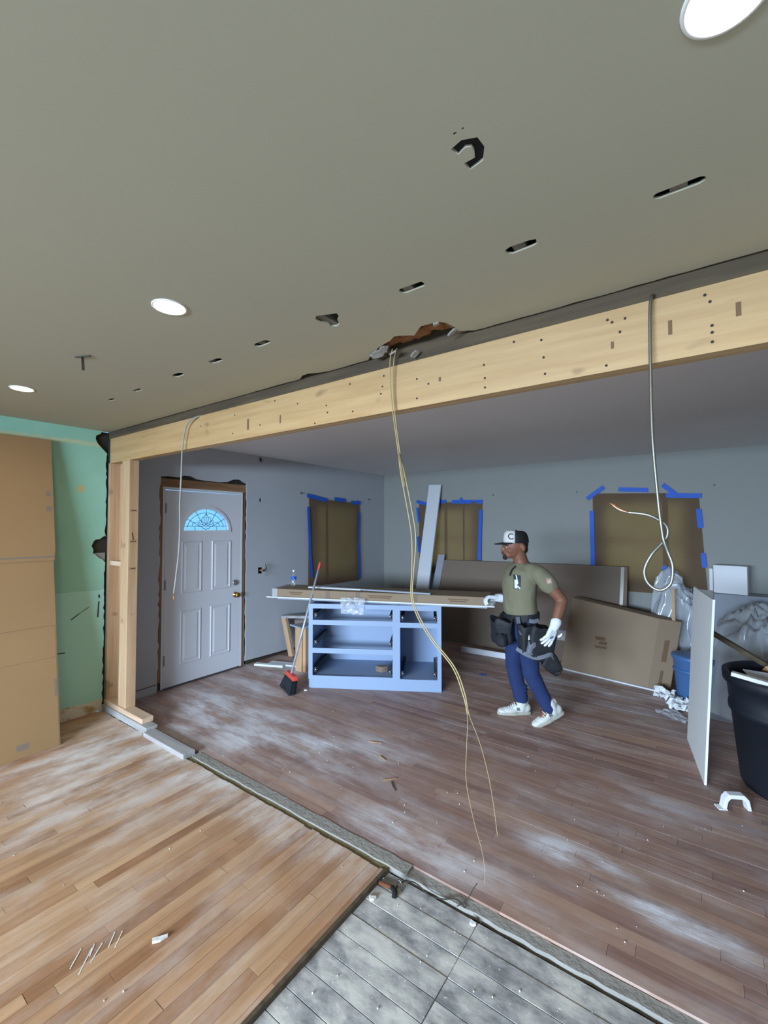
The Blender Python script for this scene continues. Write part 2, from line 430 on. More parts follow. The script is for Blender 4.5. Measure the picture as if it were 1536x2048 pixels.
# ---- floors
fl = mk('floor', BX(XW-.2, YB, -.08, -1.25, 1.742, -.045), 'void')
tag(fl, 'warm sanded oak strip floor of the near room', 'floor', kind='structure')
ome = unit_mesh('oak_board', 'oak')
W = .057; x = XW; rest = bmesh.new(); nb = 0
while x < -1.262:
    x1 = min(x+W, -1.262); y = 1.742+rnd.uniform(-.006, .004); first = True
    while y > YB:
        L = rnd.uniform(.35, 1.25)
        if first: L *= rnd.uniform(.4, 1)
        y0 = max(y-L, YB); dz = rnd.uniform(-.0012, .0)
        if y > .15 and nb < 295: piece('board', ome, fl, (x+.0007, y0+.0007, -.020), (x1-.0007, y-.0007, dz)); nb += 1
        else: box(rest, x+.0007, y0+.0007, -.020, x1-.0007, y-.0007, dz)
        y = y0; first = False
    x += W
o = mk('board_field', rest, 'oak', fl); o['kind'] = 'stuff'
for (x0, y0, x1, y1) in [(-1.985, .735, -1.930, .680), (-1.955, .762, -1.880, .690), (-1.945, .795, -1.895, .735), (-1.955, .845, -1.905, .800), (-1.935, .865, -1.885, .815), (-1.965, .775, -1.925, .742)]:
    mk('scratch_mark', bar(bmesh.new(), (x0, y0, .0004), (x1, y1, .0004), .004, .0006), 'gyp', fl)
mk('edge_strip', BX(-1.262, YB, -.020, -1.246, 1.744, .002), 'oldwood', fl)

sf = mk('floor', BX(-1.25, YB, -.08, XR, 1.80, -.046), 'void')
tag(sf, 'grey worn plank subfloor bared beside the cut oak boards', 'floor', kind='structure')
sme = unit_mesh('subfloor_plank', 'subfloor')
y = 1.767
while y > YB:
    for a, b in ((-1.246, -.789), (-.786, XR)):
        piece('plank', sme, sf, (a, max(y-.0885, YB), -.045), (b, y, -.021+rnd.uniform(-.002, .001)))
    y -= .0925

ff = mk('floor', BX(XW-.2, 1.80, -.08, XR, YF, -.022), 'void')
tag(ff, 'dusty dark brown strip floor of the far room', 'floor', kind='structure')
fme = unit_mesh('brown_board', 'oakfar')
y = 1.848; rest = bmesh.new(); nb = 0
while y < YF:
    y1 = min(y+W, YF); x = XW-.1
    while x < XR:
        L = rnd.uniform(.4, 1.5); x1 = min(x+L, XR) if x < .9 else XR
        dz = rnd.uniform(-.0012, 0)
        if nb < 295 and x < .8: piece('board', fme, ff, (x+.0006, y+.0006, -.02), (x1-.0006, y1-.0006, dz)); nb += 1
        else: box(rest, x+.0006, y+.0006, -.02, x1-.0006, y1-.0006, dz)
        x = x1
    y += W
o = mk('board_field', rest, 'oakfar', ff); o['kind'] = 'stuff'

# scar of the removed wall
o = slab('floor_scar_strip', rag([(-2.975, 1.778), (-1.16, 1.778), (-1.16, 1.846), (-2.975, 1.846)], .003, .06, 3), [], .03, frame((0, 0, .002), (1, 0, 0), (0, 1, 0), (0, 0, 1)), 'gypdust')
tag(o, 'pale plaster strip left in the floor between oak boards and brown floor', 'floor strip', kind='structure')
o = slab('floor_scar_strip', rag([(-1.158, 1.790), (XR, 1.790), (XR, 1.846), (-1.158, 1.846)], .005, .05, 4), [], .03, frame((0, 0, -.011), (1, 0, 0), (0, 1, 0), (0, 0, 1)), 'gypdust')
tag(o, 'sunken plaster strip between grey subfloor and brown floor', 'floor strip', kind='structure')
o = slab('floor_scar_gap', rag([(-4.3, 1.742), (-1.25, 1.742), (-1.25, 1.779), (-4.3, 1.779)], .002, .08, 5), [], .03,
         frame((0, 0, -.007), (1, 0, 0), (0, 1, 0), (0, 0, 1)), 'dirt')
tag(o, 'narrow olive dirt groove between oak boards and plaster strip', 'floor strip', kind='structure')

# ---- ceiling of the near room with its real holes
def blobpoly(cx, cy, rx, ry, n=14, seed=0, amp=.18):
    rr = random.Random(seed); return [(cx+math.cos(2*math.pi*k/n)*rx*(1+rr.uniform(-amp, amp)), cy+math.sin(2*math.pi*k/n)*ry*(1+rr.uniform(-amp, amp))) for k in range(n)]
def slotpoly(cx, cy, L, w, seed):
    rr = random.Random(seed); p = []
    for k in range(7): a = R(90+180*k/6); p.append((cx-L/2+w/2*math.cos(a), cy+w/2*math.sin(a)))
    for k in range(7): a = R(-90+180*k/6); p.append((cx+L/2+w/2*math.cos(a), cy+w/2*math.sin(a)))
    return [(a+rr.uniform(-.003, .003), b+rr.uniform(-.002, .002)) for a, b in p]
SLOTX = [(-.03, .085, .026), (-.427, .06, .036), (-.819, .07, .034), (-1.64, .06, .036), (-2.01, .06, .036), (-2.37, .055, .036), (-2.845, .05, .030), (-3.205, .04, .028)]
holes = [slotpoly(x, 1.305, L, w, i) for i, (x, L, w) in enumerate(SLOTX)]
holes.append([(-1.268, 1.275), (-1.245, 1.258), (-1.21, 1.272), (-1.163, 1.290), (-1.175, 1.318), (-1.20, 1.336), (-1.215, 1.366), (-1.24, 1.376), (-1.262, 1.36), (-1.252, 1.335), (-1.27, 1.31)])
cl = [V(-.437, .880), V(-.412, .872), V(-.390, .882), V(-.388, .905), V(-.400, .930), V(-.432, .934)]
def stroke(cl, w, seed):
    rr_ = random.Random(seed); L_, R_ = [], []
    for i, p in enumerate(cl):
        d_ = (cl[min(i+1, len(cl)-1)]-cl[max(i-1, 0)]).normalized(); q = V(-d_.y, d_.x); k = w*rr_.uniform(.8, 1.2)
        L_.append(tuple(p+q*k)); R_.append(tuple(p-q*k))
    return L_+R_[::-1]
holes.append(stroke(cl, .0135, 4))
holes += [blobpoly(-.415, .838, .004, .004, 8), blobpoly(-.396, .837, .003, .003, 8)]
LAMPS = [(-1.655, .873), (-3.393, .872), (.050, .868)]
LAMPS_ADDED = [(-1.655, -1.15), (-3.393, -1.15), (.055, -1.15), (1.75, -1.15)]  # row out of view, added to give the room more light
for lx, ly in LAMPS+LAMPS_ADDED: holes.append([(lx+.058*math.cos(2*math.pi*k/24), ly+.058*math.sin(2*math.pi*k/24)) for k in range(24)])
edge = rag([(XR, 1.757), (-.83, 1.757)], .003, .05, 11, False)
edge += [(-.842, 1.72), (-.837, 1.68), (-.845, 1.625), (-.868, 1.592), (-.905, 1.588), (-.95, 1.585), (-.985, 1.615), (-1.02, 1.645), (-1.07, 1.612), (-1.1, 1.602), (-1.14, 1.628), (-1.19, 1.645), (-1.235, 1.662), (-1.28, 1.70), (-1.33, 1.725), (-1.365, 1.755)]
edge += rag([(-1.37, 1.757), (-1.69, 1.757)], .003, .05, 12, False)
edge += [(-1.70, 1.745), (-1.76, 1.72), (-1.81, 1.722), (-1.86, 1.752)]
edge += rag([(-1.87, 1.757), (XW-.02, 1.757)], .003, .05, 13, False)
outer = edge+[(XW-.02, 1.757), (XW-.02, YB), (XR, YB)]
IDZ = frame((0, 0, H+.007), (1, 0, 0), (0, 1, 0), (0, 0, 1))
ce = slab('ceiling', outer, holes, .007, IDZ, 'ceiling')
tag(ce, 'beige plaster ceiling of the near room with slots and ragged holes', 'ceiling', kind='structure')
for x in [.376]+[-.03-.4055*k for k in range(11)]:
    mk('joist', BX(x-.019, YB, H+.008, x+.019, 1.76, H+.17), 'joistwood', ce)
mk('attic_deck', BX(XW-.2, YB, H+.2, XR, YF, H+.22), 'void', ce)
mk('hole_shade', BX(-.46, .83, H+.0072, -.36, .96, H+.0078), 'darkhole', ce)  # thin black sheet behind the C-shaped hole, painting the dark inside it
# brown insulation and torn plaster in the ragged hole
bm = bmesh.new()
for k in range(16):
    ell(bm, (rnd.uniform(-1.3, -.85), rnd.uniform(1.64, 1.74), H+rnd.uniform(.03, .06)), (rnd.uniform(.03, .06), rnd.uniform(.03, .05), rnd.uniform(.02, .035)), None, 10)
for v in bm.verts: v.co += noise.noise_vector(v.co*22)*.012
mk('insulation', bm, 'insul', ce, True)
for i, (x, y, z, s) in enumerate([(-1.30, 1.715, 2.486, .028), (-1.26, 1.70, 2.488, .035), (-1.215, 1.675, 2.486, .03), (-1.17, 1.70, 2.472, .026), (-.855, 1.70, 2.489, .022), (-.885, 1.60, 2.492, .018), (-1.08, 1.74, 2.452, .022)]):
    bm = bmesh.new(); prism(bm, blobpoly(0, 0, s, s*.7, 9, i+40, .35), -.004, .004, Matrix.Translation((x, y, z)) @ Matrix.Rotation(rnd.uniform(-.6, .6), 4, 'X') @ Matrix.Rotation(rnd.uniform(-.6, .6), 4, 'Y'))
    mk('torn_plaster', bm, 'gypdust', ce)

cf = mk('ceiling', BX(XW-.02, 1.86, H, XR, YF+.02, H+.013), 'ceiling_far')
tag(cf, 'smooth white ceiling of the far room beyond the beam', 'ceiling', kind='structure')

# ---- walls
FX = frame((XW, 0, 0), (0, 1, 0), (0, 0, 1), (1, 0, 0))          # (a=y, b=z) on the left wall, c = +x
hole1 = [(1.634, 1.465), (1.65, 1.505), (1.665, 1.52), (1.70, 1.525), (1.735, 1.552), (1.752, 1.53), (1.752, 1.335), (1.72, 1.345), (1.70, 1.352), (1.665, 1.39), (1.645, 1.40), (1.65, 1.43)]
o_g = [(YB, 0), (1.742, 0)]+rag([(1.742, 0), (1.742, 1.335)], .006, .03, 21, False)[1:]+[(1.72, 1.345), (1.70, 1.352), (1.665, 1.39), (1.645, 1.40), (1.65, 1.43), (1.634, 1.465), (1.65, 1.505), (1.665, 1.52), (1.70, 1.525), (1.735, 1.552)]
o_g += rag([(1.742, 1.552), (1.742, 2.33)], .006, .03, 22, False)+[(1.70, 2.345), (1.675, 2.37), (1.66, 2.395), (1.65, 2.42), (1.655, 2.45), (1.69, 2.47), (1.70, 2.495), (YB, 2.495)]
wl = slab('wall_left', o_g, [], .013, FX, 'green')
tag(wl, 'mint green wall of the near room with broken plaster edge', 'wall', kind='structure')
mk('lath_backing', BX(XW-.09, YB, 0, XW-.035, 1.77, H), 'void', wl)
bm = BX(XW-.034, 1.60, 1.30, XW-.016, 1.75, 1.40)
mk('plaster_key', bm, 'gypdust', wl)
for (y0, z0, y1, z1, r_) in [(1.49, .842, 1.545, .882, .004), (1.545, .882, 1.624, .932, .0022), (1.35, .578, 1.451, .574, .004), (1.701, 1.03, 1.703, 1.0, .006), (1.70, .97, 1.694, .83, .005)]:
    mk('dark_scuff', bar(bmesh.new(), (XW+.0012, y0, z0), (XW+.0012, y1, z1), .0016, r_*2, (0, 0, 1)), 'ink', wl)

dj = [(2.238, 0), (2.238, 2.125), (3.262, 2.125), (3.262, 0)]
rr = rag([(2.236, 0.0), (2.232, 2.128)], .010, .05, 31, False)+[(2.24, 2.135), (2.32, 2.145), (2.42, 2.14), (2.48, 2.165), (2.56, 2.165), (2.62, 2.14), (2.75, 2.13), (2.9, 2.13), (3.0, 2.14), (3.08, 2.175), (3.16, 2.18), (3.22, 2.15), (3.262, 2.14)]+rag([(3.262, 2.13), (3.262, 0)], .007, .05, 32, False)
out_e = [(1.80, 0)]+rr+[(YF+.02, 0), (YF+.02, H), (1.80, H)]
win1 = [(4.36, .90), (4.36, 1.95), (5.28, 1.95), (5.28, .90)]
hol = [win1, blobpoly(3.462, 1.956, .016, .03, 10, 3), [(3.435, 1.06), (3.435, 1.135), (3.49, 1.135), (3.49, 1.06)], blobpoly(3.457, 2.455, .014, .03, 9, 4)]
we = slab('wall_left_entry', out_e, hol, .013, FX, 'wall_grey_lit')
tag(we, 'grey wall around the white front door, plaster chipped at the opening', 'wall', kind='structure')
bm = bmesh.new()
for b in [(1.8, 0, 2.20, H), (2.20, 2.1225, 3.30, H), (3.30, 0, 4.36, H), (5.28, 0, YF, H), (4.36, 0, 5.28, .90), (4.36, 1.95, 5.28, H)]:
    box(bm, XW-.12, b[0], b[1], XW-.03, b[2], b[3])
mk('wall_core', bm, 'void', we)
mk('adhesive_line', bar(bmesh.new(), (XW+.001, 1.95, .075), (XW+.001, 2.22, .082), .002, .006), 'ink', we)

FY = frame((0, YF, 0), (1, 0, 0), (0, 0, 1), (0, -1, 0))
win2 = [(-3.53, 1.0), (-3.53, 1.92), (-2.70, 1.92), (-2.70, 1.0)]
win3 = [(-1.0, .98), (-1.0, 1.95), (-.12, 1.95), (-.12, .98)]
wf = slab('wall_far', [(XW-.02, 0), (XR, 0), (XR, H), (XW-.02, H)], [win2, win3], .10, FY, 'wall_grey')
tag(wf, 'dim grey far wall with two paper-covered windows', 'wall', kind='structure')
wr = mk('wall_right', BX(XR, YB, 0, XR+.1, YF, H), 'outer')
tag(wr, 'plain painted right-hand wall closing both rooms', 'wall', kind='structure')
wb = slab('wall_back', [(XW, 0), (XR, 0), (XR, H), (XW, H)], [[(-2.8, .03), (-2.8, 1.98), (.3, 1.98), (.3, .03)]], .1, frame((0, YB-.1, 0), (1, 0, 0), (0, 0, 1), (0, -1, 0)), 'outer')
ws = mk('wall_shade_right', BX(.75, YO+.002, 0, XR, YO+.07, 2.211), 'outer'); tag(ws, 'plain unseen wall added as a daylight block under the right end of the beam', 'wall', kind='structure')  # unseen wall, added to keep daylight off the right of the far room
nw = mk('wall_sky_block', BX(-5.9, 4.35, 0, -5.8, 6.9, 3.2), 'void'); tag(nw, 'added wall blocking the sky outside the window beside the door', 'wall', kind='structure')  # unseen, added so the sky does not glow through this window's paper
tag(wb, 'painted wall behind the viewer with a wide patio opening', 'wall', kind='structure')

# ---- front door
dr = thing('door_1', 'white panelled front door with half-round leaded fanlight', 'door', (XW, 2.292, 0), 0, kind='structure')
DY0, DY1, DZ0, DZ1 = 2.294, 3.186, .018, 2.004
FD = frame((XW-.012, 0, 0), (0, 1, 0), (0, 0, 1), (1, 0, 0))
fcx, fcz, fr = 2.753, 1.592, .268
def arc(cx, cz, ry, rz, a0, a1, n): return [(cx+ry*math.cos(R(a0+(a1-a0)*k/n)), cz+rz*math.sin(R(a0+(a1-a0)*k/n))) for k in range(n+1)]
fan_hole = arc(fcx, fcz, fr, .232, 0, 180, 24)
o = slab('door_slab', [(DY0, DZ0), (DY1, DZ0), (DY1, DZ1), (DY0, DZ1)], [fan_hole], .044, FD, 'doorpaint', dr); o.location = -dr.location
# raised frame around the fanlight
o = slab('fanlight_frame', arc(fcx, fcz-.022, fr+.03, .285, 0, 180, 24), [arc(fcx, fcz, fr, .232, 0, 180, 24)], .014, frame((XW, 0, 0), (0, 1, 0), (0, 0, 1), (1, 0, 0)), 'doorpaint', dr); o.location = -dr.location
def panel(y0, z0, y1, z1):
    bm = bmesh.new(); x0 = XW-.013; w = .022; w2 = .05
    def ring(x, i): return [V(x, y0+i, z0+i), V(x, y1-i, z0+i), V(x, y1-i, z1-i), V(x, y0+i, z1-i)]
    rs = [ring(x0, 0), ring(x0+.012, .010), ring(x0+.004, .026), ring(x0+.004, .034), ring(x0+.010, .05)]
    vv = [[bm.verts.new(v) for v in r_] for r_ in rs]
    for a, b in zip(vv, vv[1:]):
        for k in range(4): bm.faces.new((a[k], a[(k+1) % 4], b[(k+1) % 4], b[k]))
    bm.faces.new(vv[-1]); return mk('raised_panel', bm, 'doorpaint', dr, world=True)
for p in [(2.467, .935, 2.699, 1.478), (2.815, .935, 3.058, 1.478), (2.461, .21, 2.697, .765), (2.805, .21, 3.055, .765)]: panel(*p)
# leaded glass: panes between the cames
def pane(poly):
    o = slab('pane', poly, [], .004, frame((XW-.026, 0, 0), (0, 1, 0), (0, 0, 1), (1, 0, 0)), 'fanglass', dr); o.location = -dr.location
def sector(r0, r1, a0, a1, n=5):
    k = .232/fr
    o_ = arc(fcx, fcz+.0, fr*r1, fr*r1*k, a0, a1, n); i_ = arc(fcx, fcz, fr*r0, fr*r0*k, a1, a0, n); return o_+i_
ANG = [0, 33, 62, 90, 118, 147, 180]
zc = fcz+.045
for a0, a1 in zip(ANG, ANG[1:]):
    s = [(y, max(z, zc)) for y, z in sector(.82, .995, a0+.3, a1-.3)]; pane(s)
    s = [(y, max(z, zc)) for y, z in sector(.22, .815, a0+.3, a1-.3)]; pane(s)
for a, b in zip([-.26, -.13, .0, .12], [-.131, -.001, .119, .26]): pane([(fcx+a, fcz+.002), (fcx+b, fcz+.002), (fcx+b, zc-.001), (fcx+a, zc-.001)])
def came(pts, r_=.0028):
    mk('came', tube(bmesh.new(), [(XW-.024, y, z) for y, z in pts], r_, 5), 'steel', dr, world=True)
came(arc(fcx, fcz, fr*.82, .232*.82, 10, 170, 20)); came([(fcx-.25, zc), (fcx+.25, zc)])
for a in ANG[1:-1]: came([(fcx+fr*.3*math.cos(R(a)), fcz+.232*.3*math.sin(R(a))), (fcx+fr*math.cos(R(a)), fcz+.232*math.sin(R(a)))])
for s in (-1, 1):
    came(crv([(fcx, 0, fcz+.19) for _ in (0,)]+[(fcx+s*.028, 0, fcz+.13), (fcx, 0, fcz+.055)], 6) and [(v.x, v.z) for v in crv([(fcx, 0, fcz+.185), (fcx+s*.027, 0, fcz+.125), (fcx+s*.004, 0, fcz+.06)], 6)])
    came([(v.x, v.z) for v in crv([(fcx+s*.005, 0, fcz+.06), (fcx+s*.05, 0, fcz+.10), (fcx+s*.045, 0, fcz+.14), (fcx+s*.02, 0, fcz+.135)], 6)])
    came([(v.x, v.z) for v in crv([(fcx+s*.005, 0, fcz+.05), (fcx+s*.07, 0, fcz+.07), (fcx+s*.085, 0, fcz+.105), (fcx+s*.05, 0, fcz+.10)], 6)])
    came([(v.x, v.z) for v in crv([(fcx+s*.08, 0, zc), (fcx+s*.10, 0, fcz+.085), (fcx+s*.15, 0, fcz+.08), (fcx+s*.165, 0, zc)], 6)])
    came([(v.x, v.z) for v in crv([(fcx+s*.06, 0, zc), (fcx+s*.03, 0, fcz+.02), (fcx, 0, fcz+.012)], 5)])
    came([(fcx+s*.13, fcz), (fcx+s*.13, zc)])
for z in (1.82, 1.045, .29):
    mk('hinge', BX(XW-.014, 2.288, z-.05, XW-.004, 2.306, z+.05), 'hinge', dr, world=True)
def yax(prof, y, z, mat, name, par):      # lathe along +x from the door face
    bm = lathe(bmesh.new(), prof, 24)
    bmesh.ops.transform(bm, matrix=frame((XW-.012, y, z), (0, 1, 0), (0, 0, 1), (1, 0, 0)), verts=bm.verts[:])
    return mk(name, bm, mat, par, True, world=True)
k = yax([(.033, 0), (.033, .004), (.012, .008), (.011, .03), (.022, .036), (.029, .048), (.027, .062), (.015, .068), (0, .069)], 3.125, .847, 'brass', 'door_knob', dr)
k = yax([(.034, 0), (.034, .012), (.026, .018), (0, .018)], 3.118, .987, 'chrome', 'deadbolt', dr)
# jamb and rough framing around the door
bm = bmesh.new(); box(bm, XW-.10, 2.268, .0, XW-.008, 2.289, 2.035)
mk('jamb', bm, 'doorpaint', dr, world=True)
mk('jamb', BX(XW-.10, 3.191, 0, XW-.008, 3.212, 2.035), 'doorpaint', dr, world=True)
mk('head_jamb', BX(XW-.10, 2.289, 2.012, XW-.008, 3.191, 2.035), 'doorpaint', dr, world=True)
mk('jack_stud', BX(XW-.11, 2.236, 0, XW-.012, 2.268, 2.12), 'oldwoodv', dr, world=True)
mk('jack_stud', BX(XW-.11, 3.212, 0, XW-.022, 3.256, 2.035), 'oldwoodv', dr, world=True)
mk('door_header', BX(XW-.11, 2.215, 2.035, XW-.014, 3.28, 2.122), 'oldwoody', dr, world=True)
mk('threshold', BX(XW-.11, 2.268, -.005, XW-.005, 3.212, .012), 'steel', dr, world=True)
mk('shim', BX(XW-.03, 2.238, .02, XW-.005, 2.262, .085), 'black', dr, world=True)
# two spots of daylight at the top gap are left to the real gap above the slab

# ---- windows and the paper taped over them
def window(name, label, mt, a0, b0, a1, b1):
    w = thing(name, label, 'window', mt.translation, 0, kind='structure')
    def part(nm, outer, hl, th, dep, mat):
        m2 = mt @ Matrix.Translation((0, 0, dep)); o_ = slab(nm, outer, hl, th, m2, mat, w); o_.location = -w.location
    part('window_frame', [(a0, b0), (a1, b0), (a1, b1), (a0, b1)], [[(a0+.05, b0+.05), (a1-.05, b0+.05), (a1-.05, (b0+b1)/2-.02), (a0+.05, (b0+b1)/2-.02)], [(a0+.05, (b0+b1)/2+.02), (a1-.05, (b0+b1)/2+.02), (a1-.05, b1-.05), (a0+.05, b1-.05)]], .04, -.04, 'whiteboard')
    part('pane', [(a0+.05, b0+.05), (a1-.05, b0+.05), (a1-.05, (b0+b1)/2-.02), (a0+.05, (b0+b1)/2-.02)], [], .004, -.06, 'glass')
    part('pane', [(a0+.05, (b0+b1)/2+.02), (a1-.05, (b0+b1)/2+.02), (a1-.05, b1-.05), (a0+.05, b1-.05)], [], .004, -.06, 'glass')
    return w
window('window_1', 'sash window beside the front door, hidden behind brown paper', FX, 4.36, .90, 5.28, 1.95)
window('window_2', 'sash window left on the far wall, hidden behind brown paper', FY, -3.53, 1.0, -2.70, 1.92)
window('window_3', 'sash window right on the far wall, glowing through brown paper', FY, -1.0, .98, -.12, 1.95)

def covering(label, mt, sheets, tapes, seed):
    p = thing('masking_paper', label, 'paper', mt.translation, 0, 'paper taped over windows')
    for i, poly in enumerate(sheets):
        bm = bmesh.new(); (x0, z0), (x1, z1), (x2, z2), (x3, z3) = poly; n = 14; rr_ = []
        for a in range(n+1):
            row = []
            for b in range(n+1):
                u, w_ = a/n, b/n
                px = (x0*(1-u)+x1*u)*(1-w_)+(x3*(1-u)+x2*u)*w_; pz = (z0*(1-u)+z1*u)*(1-w_)+(z3*(1-u)+z2*u)*w_
                c_ = .006+.006*i+.008*noise.noise(V(px*2.3+seed, pz*2.1, i))*math.sin(math.pi*u)
                row.append(bm.verts.new(mt @ V(px, pz, c_+.006)))
            rr_.append(row)
        for a in range(n):
            for b in range(n): bm.faces.new((rr_[a][b], rr_[a+1][b], rr_[a+1][b+1], rr_[a][b+1]))
        o_ = mk('paper_sheet', bm, 'paper', p, True, world=True)
    for j, (a0, b0, a1, b1, w_) in enumerate(tapes):
        a_, b_ = V(a0, b0), V(a1, b1); d_ = (b_-a_).normalized(); q = V(-d_.y, d_.x)*w_/2; off = .022+.0012*j
        bm = bmesh.new(); pts = [a_-q, a_+q, b_+q, b_-q]
        lo_ = [mt @ V(v.x, v.y, off) for v in pts]; hi_ = [mt @ V(v.x, v.y, off+.0012) for v in pts]
        addv(bm, lo_+hi_, BOXF); mk('tape_strip', bm, 'tape', p, world=True)
    return p
covering('brown paper sheet taped with blue strips over the window beside the front door', FX,
         [[(4.26, .80), (4.66, .80), (4.64, 2.0), (4.27, 2.03)], [(4.60, .80), (5.36, .79), (5.36, 1.99), (4.60, 2.01)]],
         [(4.225, 2.055, 4.62, 2.002, .055), (4.778, 2.030, 5.012, 2.018, .055), (5.15, 2.00, 5.371, 1.995, .05), (5.23, 1.975, 5.33, 2.02, .04), (4.245, 1.90, 4.285, 1.239, .045), (4.285, 1.25, 4.318, .93, .045), (5.347, 1.847, 5.324, 1.338, .035), (5.324, 1.35, 5.35, .815, .045)], 1.)
covering('brown paper sheet with blue tape behind the tall leaning white plank', FY,
         [[(-3.66, .9), (-3.15, .9), (-3.15, 2.0), (-3.66, 1.99)], [(-3.2, .9), (-2.86, .9), (-2.86, 2.0), (-3.2, 2.0)], [(-2.89, .9), (-2.60, .9), (-2.58, 1.985), (-2.89, 2.0)]],
         [(-3.70, 2.03, -3.50, 1.975, .05), (-3.32, 2.012, -3.17, 2.012, .05), (-3.07, 2.005, -2.575, 1.99, .055), (-2.93, 2.06, -2.87, 1.99, .03), (-3.688, 1.93, -3.651, 1.69, .04), (-3.679, 1.465, -3.652, 1.21, .04), (-2.60, 1.87, -2.63, 1.137, .05)], 4.)
covering('large glowing brown paper with blue tape right on the far wall', FY,
         [[(-1.10, .85), (-.30, .85), (-.30, 2.02), (-1.10, 2.05)], [(-.36, .96), (.05, .93), (-.01, 1.975), (-.36, 2.0)]],
         [(-1.165, 1.98, -.97, 2.125, .05), (-.809, 2.086, -.498, 2.065, .05), (-.35, 2.12, -.225, 2.0, .05), (-.32, 1.993, .016, 1.976, .055), (-1.112, 1.83, -1.105, 1.13, .05), (-.014, 1.83, 0., 1.617, .05), (.018, 1.338, .03, 1.178, .045), (-.36, 1.17, -.29, 1.10, .06)], 8.)

# little screw anchors left from the curtain rods
def anchor(mt, a, b, label):
    bm = bmesh.new(); lathe(bm, [(.012, 0), (.012, .006), (.006, .008), (.005, .03), (0, .03)], 12)
    bmesh.ops.transform(bm, matrix=mt @ Matrix.Translation((a, b, 0)), verts=bm.verts[:])
    tag(mk('wall_anchor', bm, 'steel'), label, 'anchor', 'curtain rod anchors')
anchor(FX, 4.132, 2.081, 'small metal anchor left above the paper window nearest the door')
anchor(FX, 5.615, 2.064, 'small metal anchor between the paper window and the room corner')
anchor(FY, -3.84, 2.058, 'small metal anchor just right of the room corner')
anchor(FY, -2.415, 2.083, 'small metal anchor right of the far paper window behind the plank')
anchor(FY, -1.293, 2.077, 'small metal anchor just left of the glowing paper window')
anchor(FY, .13, 2.092, 'small metal anchor just right of the glowing paper window')

# open switch box with loose wires beside the door
sb = thing('switch_box', 'open black switch box with loose wires right of the door', 'switch box', (XW, 3.462, 1.06))
bm = bmesh.new()
for b in [(-.04, -.027, 0, -.036, .028, .075), (-.04, -.027, 0, .001, -.022, .075), (-.04, .023, 0, .001, .028, .075), (-.04, -.022, 0, .001, .023, .005), (-.04, -.022, .07, .001, .023, .075)]: box(bm, *b)
mk('box', bm, 'darkhole', sb)
for pts, m_ in [([(-.03, 0, .03), (.03, .01, .05), (.05, .03, .09), (.04, .035, .14)], 'wire'), ([(-.03, .01, .03), (.035, .02, .03), (.06, .05, .06), (.05, .045, .11)], 'darkhole'), ([(-.03, 0, .05), (.03, .01, .03), (.06, .03, -.01), (.05, .07, -.02)], 'wirewhite'), ([(-.03, 0, .04), (.02, 0, .045), (.03, .01, .04)], 'copper')]:
    mk('loose_wire', tube(bmesh.new(), crv(pts, 6), .0045, 6), m_, sb, True)
hk = mk('ceiling_hook', tube(bmesh.new(), crv([(XW-.005, 3.457, 2.46), (XW+.02, 3.457, 2.455), (XW+.025, 3.457, 2.43), (XW+.012, 3.457, 2.42)], 6), .007, 8), 'steel', None, True)
tag(hk, 'small dark hook at the top of the entry wall under the ceiling', 'hook')

# ---- new beam, old plate, post and stub wall
bmO = thing('beam', 'long new pine header beam spanning the opened wall', 'beam', (XW, YO, 2.212))
mk('beam_ply', BX(XW, YO, 2.212, XR, YO+.036, 2.437), 'pine', bmO, world=True, bevel=.002)
mk('beam_ply', BX(XW, YO+.0365, 2.212, XR, YO+.072, 2.437), 'pine', bmO, world=True, bevel=.002)
nl = [(-.249, 2.39), (.038, 2.38), (-.207, 2.393), (-.224, 2.348), (-.264, 2.403), (.042, 2.30), (.042, 2.277), (.042, 2.246), (.025, 2.406), (-.502, 2.388), (-.494, 2.316), (-.489, 2.249), (-.613, 2.408), (-1.083, 2.345), (-1.083, 2.252), (-1.277, 2.399), (-1.286, 2.347), (-1.295, 2.311), (-.745, 2.34), (-.741, 2.282), (-.741, 2.241), (-1.67, 2.312), (-1.662, 2.272), (-2.24, 2.28), (-1.758, 2.225), (-.27, 2.235), (-1.02, 2.31), (-1.5, 2.40), (-1.9, 2.36), (-2.5, 2.38), (-2.52, 2.26), (-2.9, 2.36), (-1.48, 2.25), (-2.1, 2.41)]
nbm = bmesh.new(); lathe(nbm, [(.0048, 0), (.0048, .002), (0, .0025)], 8); nme = bpy.data.meshes.new('nail_head'); nbm.to_mesh(nme); nme.materials.append(M['ink'])
for x, z in nl:
    o = bpy.data.objects.new('nail_head', nme); link(o, bmO); o.location = V(x, YO, z)-bmO.location; o.rotation_euler = (R(90), 0, 0)
for x, z, w_, h_ in [(-.249, 2.306, .010, .026), (-.072, 2.324, .012, .05), (.11, 2.335, .014, .045), (-2.36, 2.30, .02, .07), (-2.05, 2.29, .012, .05), (-.96, 2.32, .012, .02)]:
    mk('mill_mark', BX(x-w_/2, YO-.0006, z-h_/2, x+w_/2, YO, z+h_/2), 'cardink', bmO, world=True)
op = mk('old_top_plate', BX(XW-.05, YO+.003, 2.438, XR, YO+.095, 2.56), 'oldwood'); tag(op, 'dark old timber plate showing between ceiling and pine beam', 'timber')

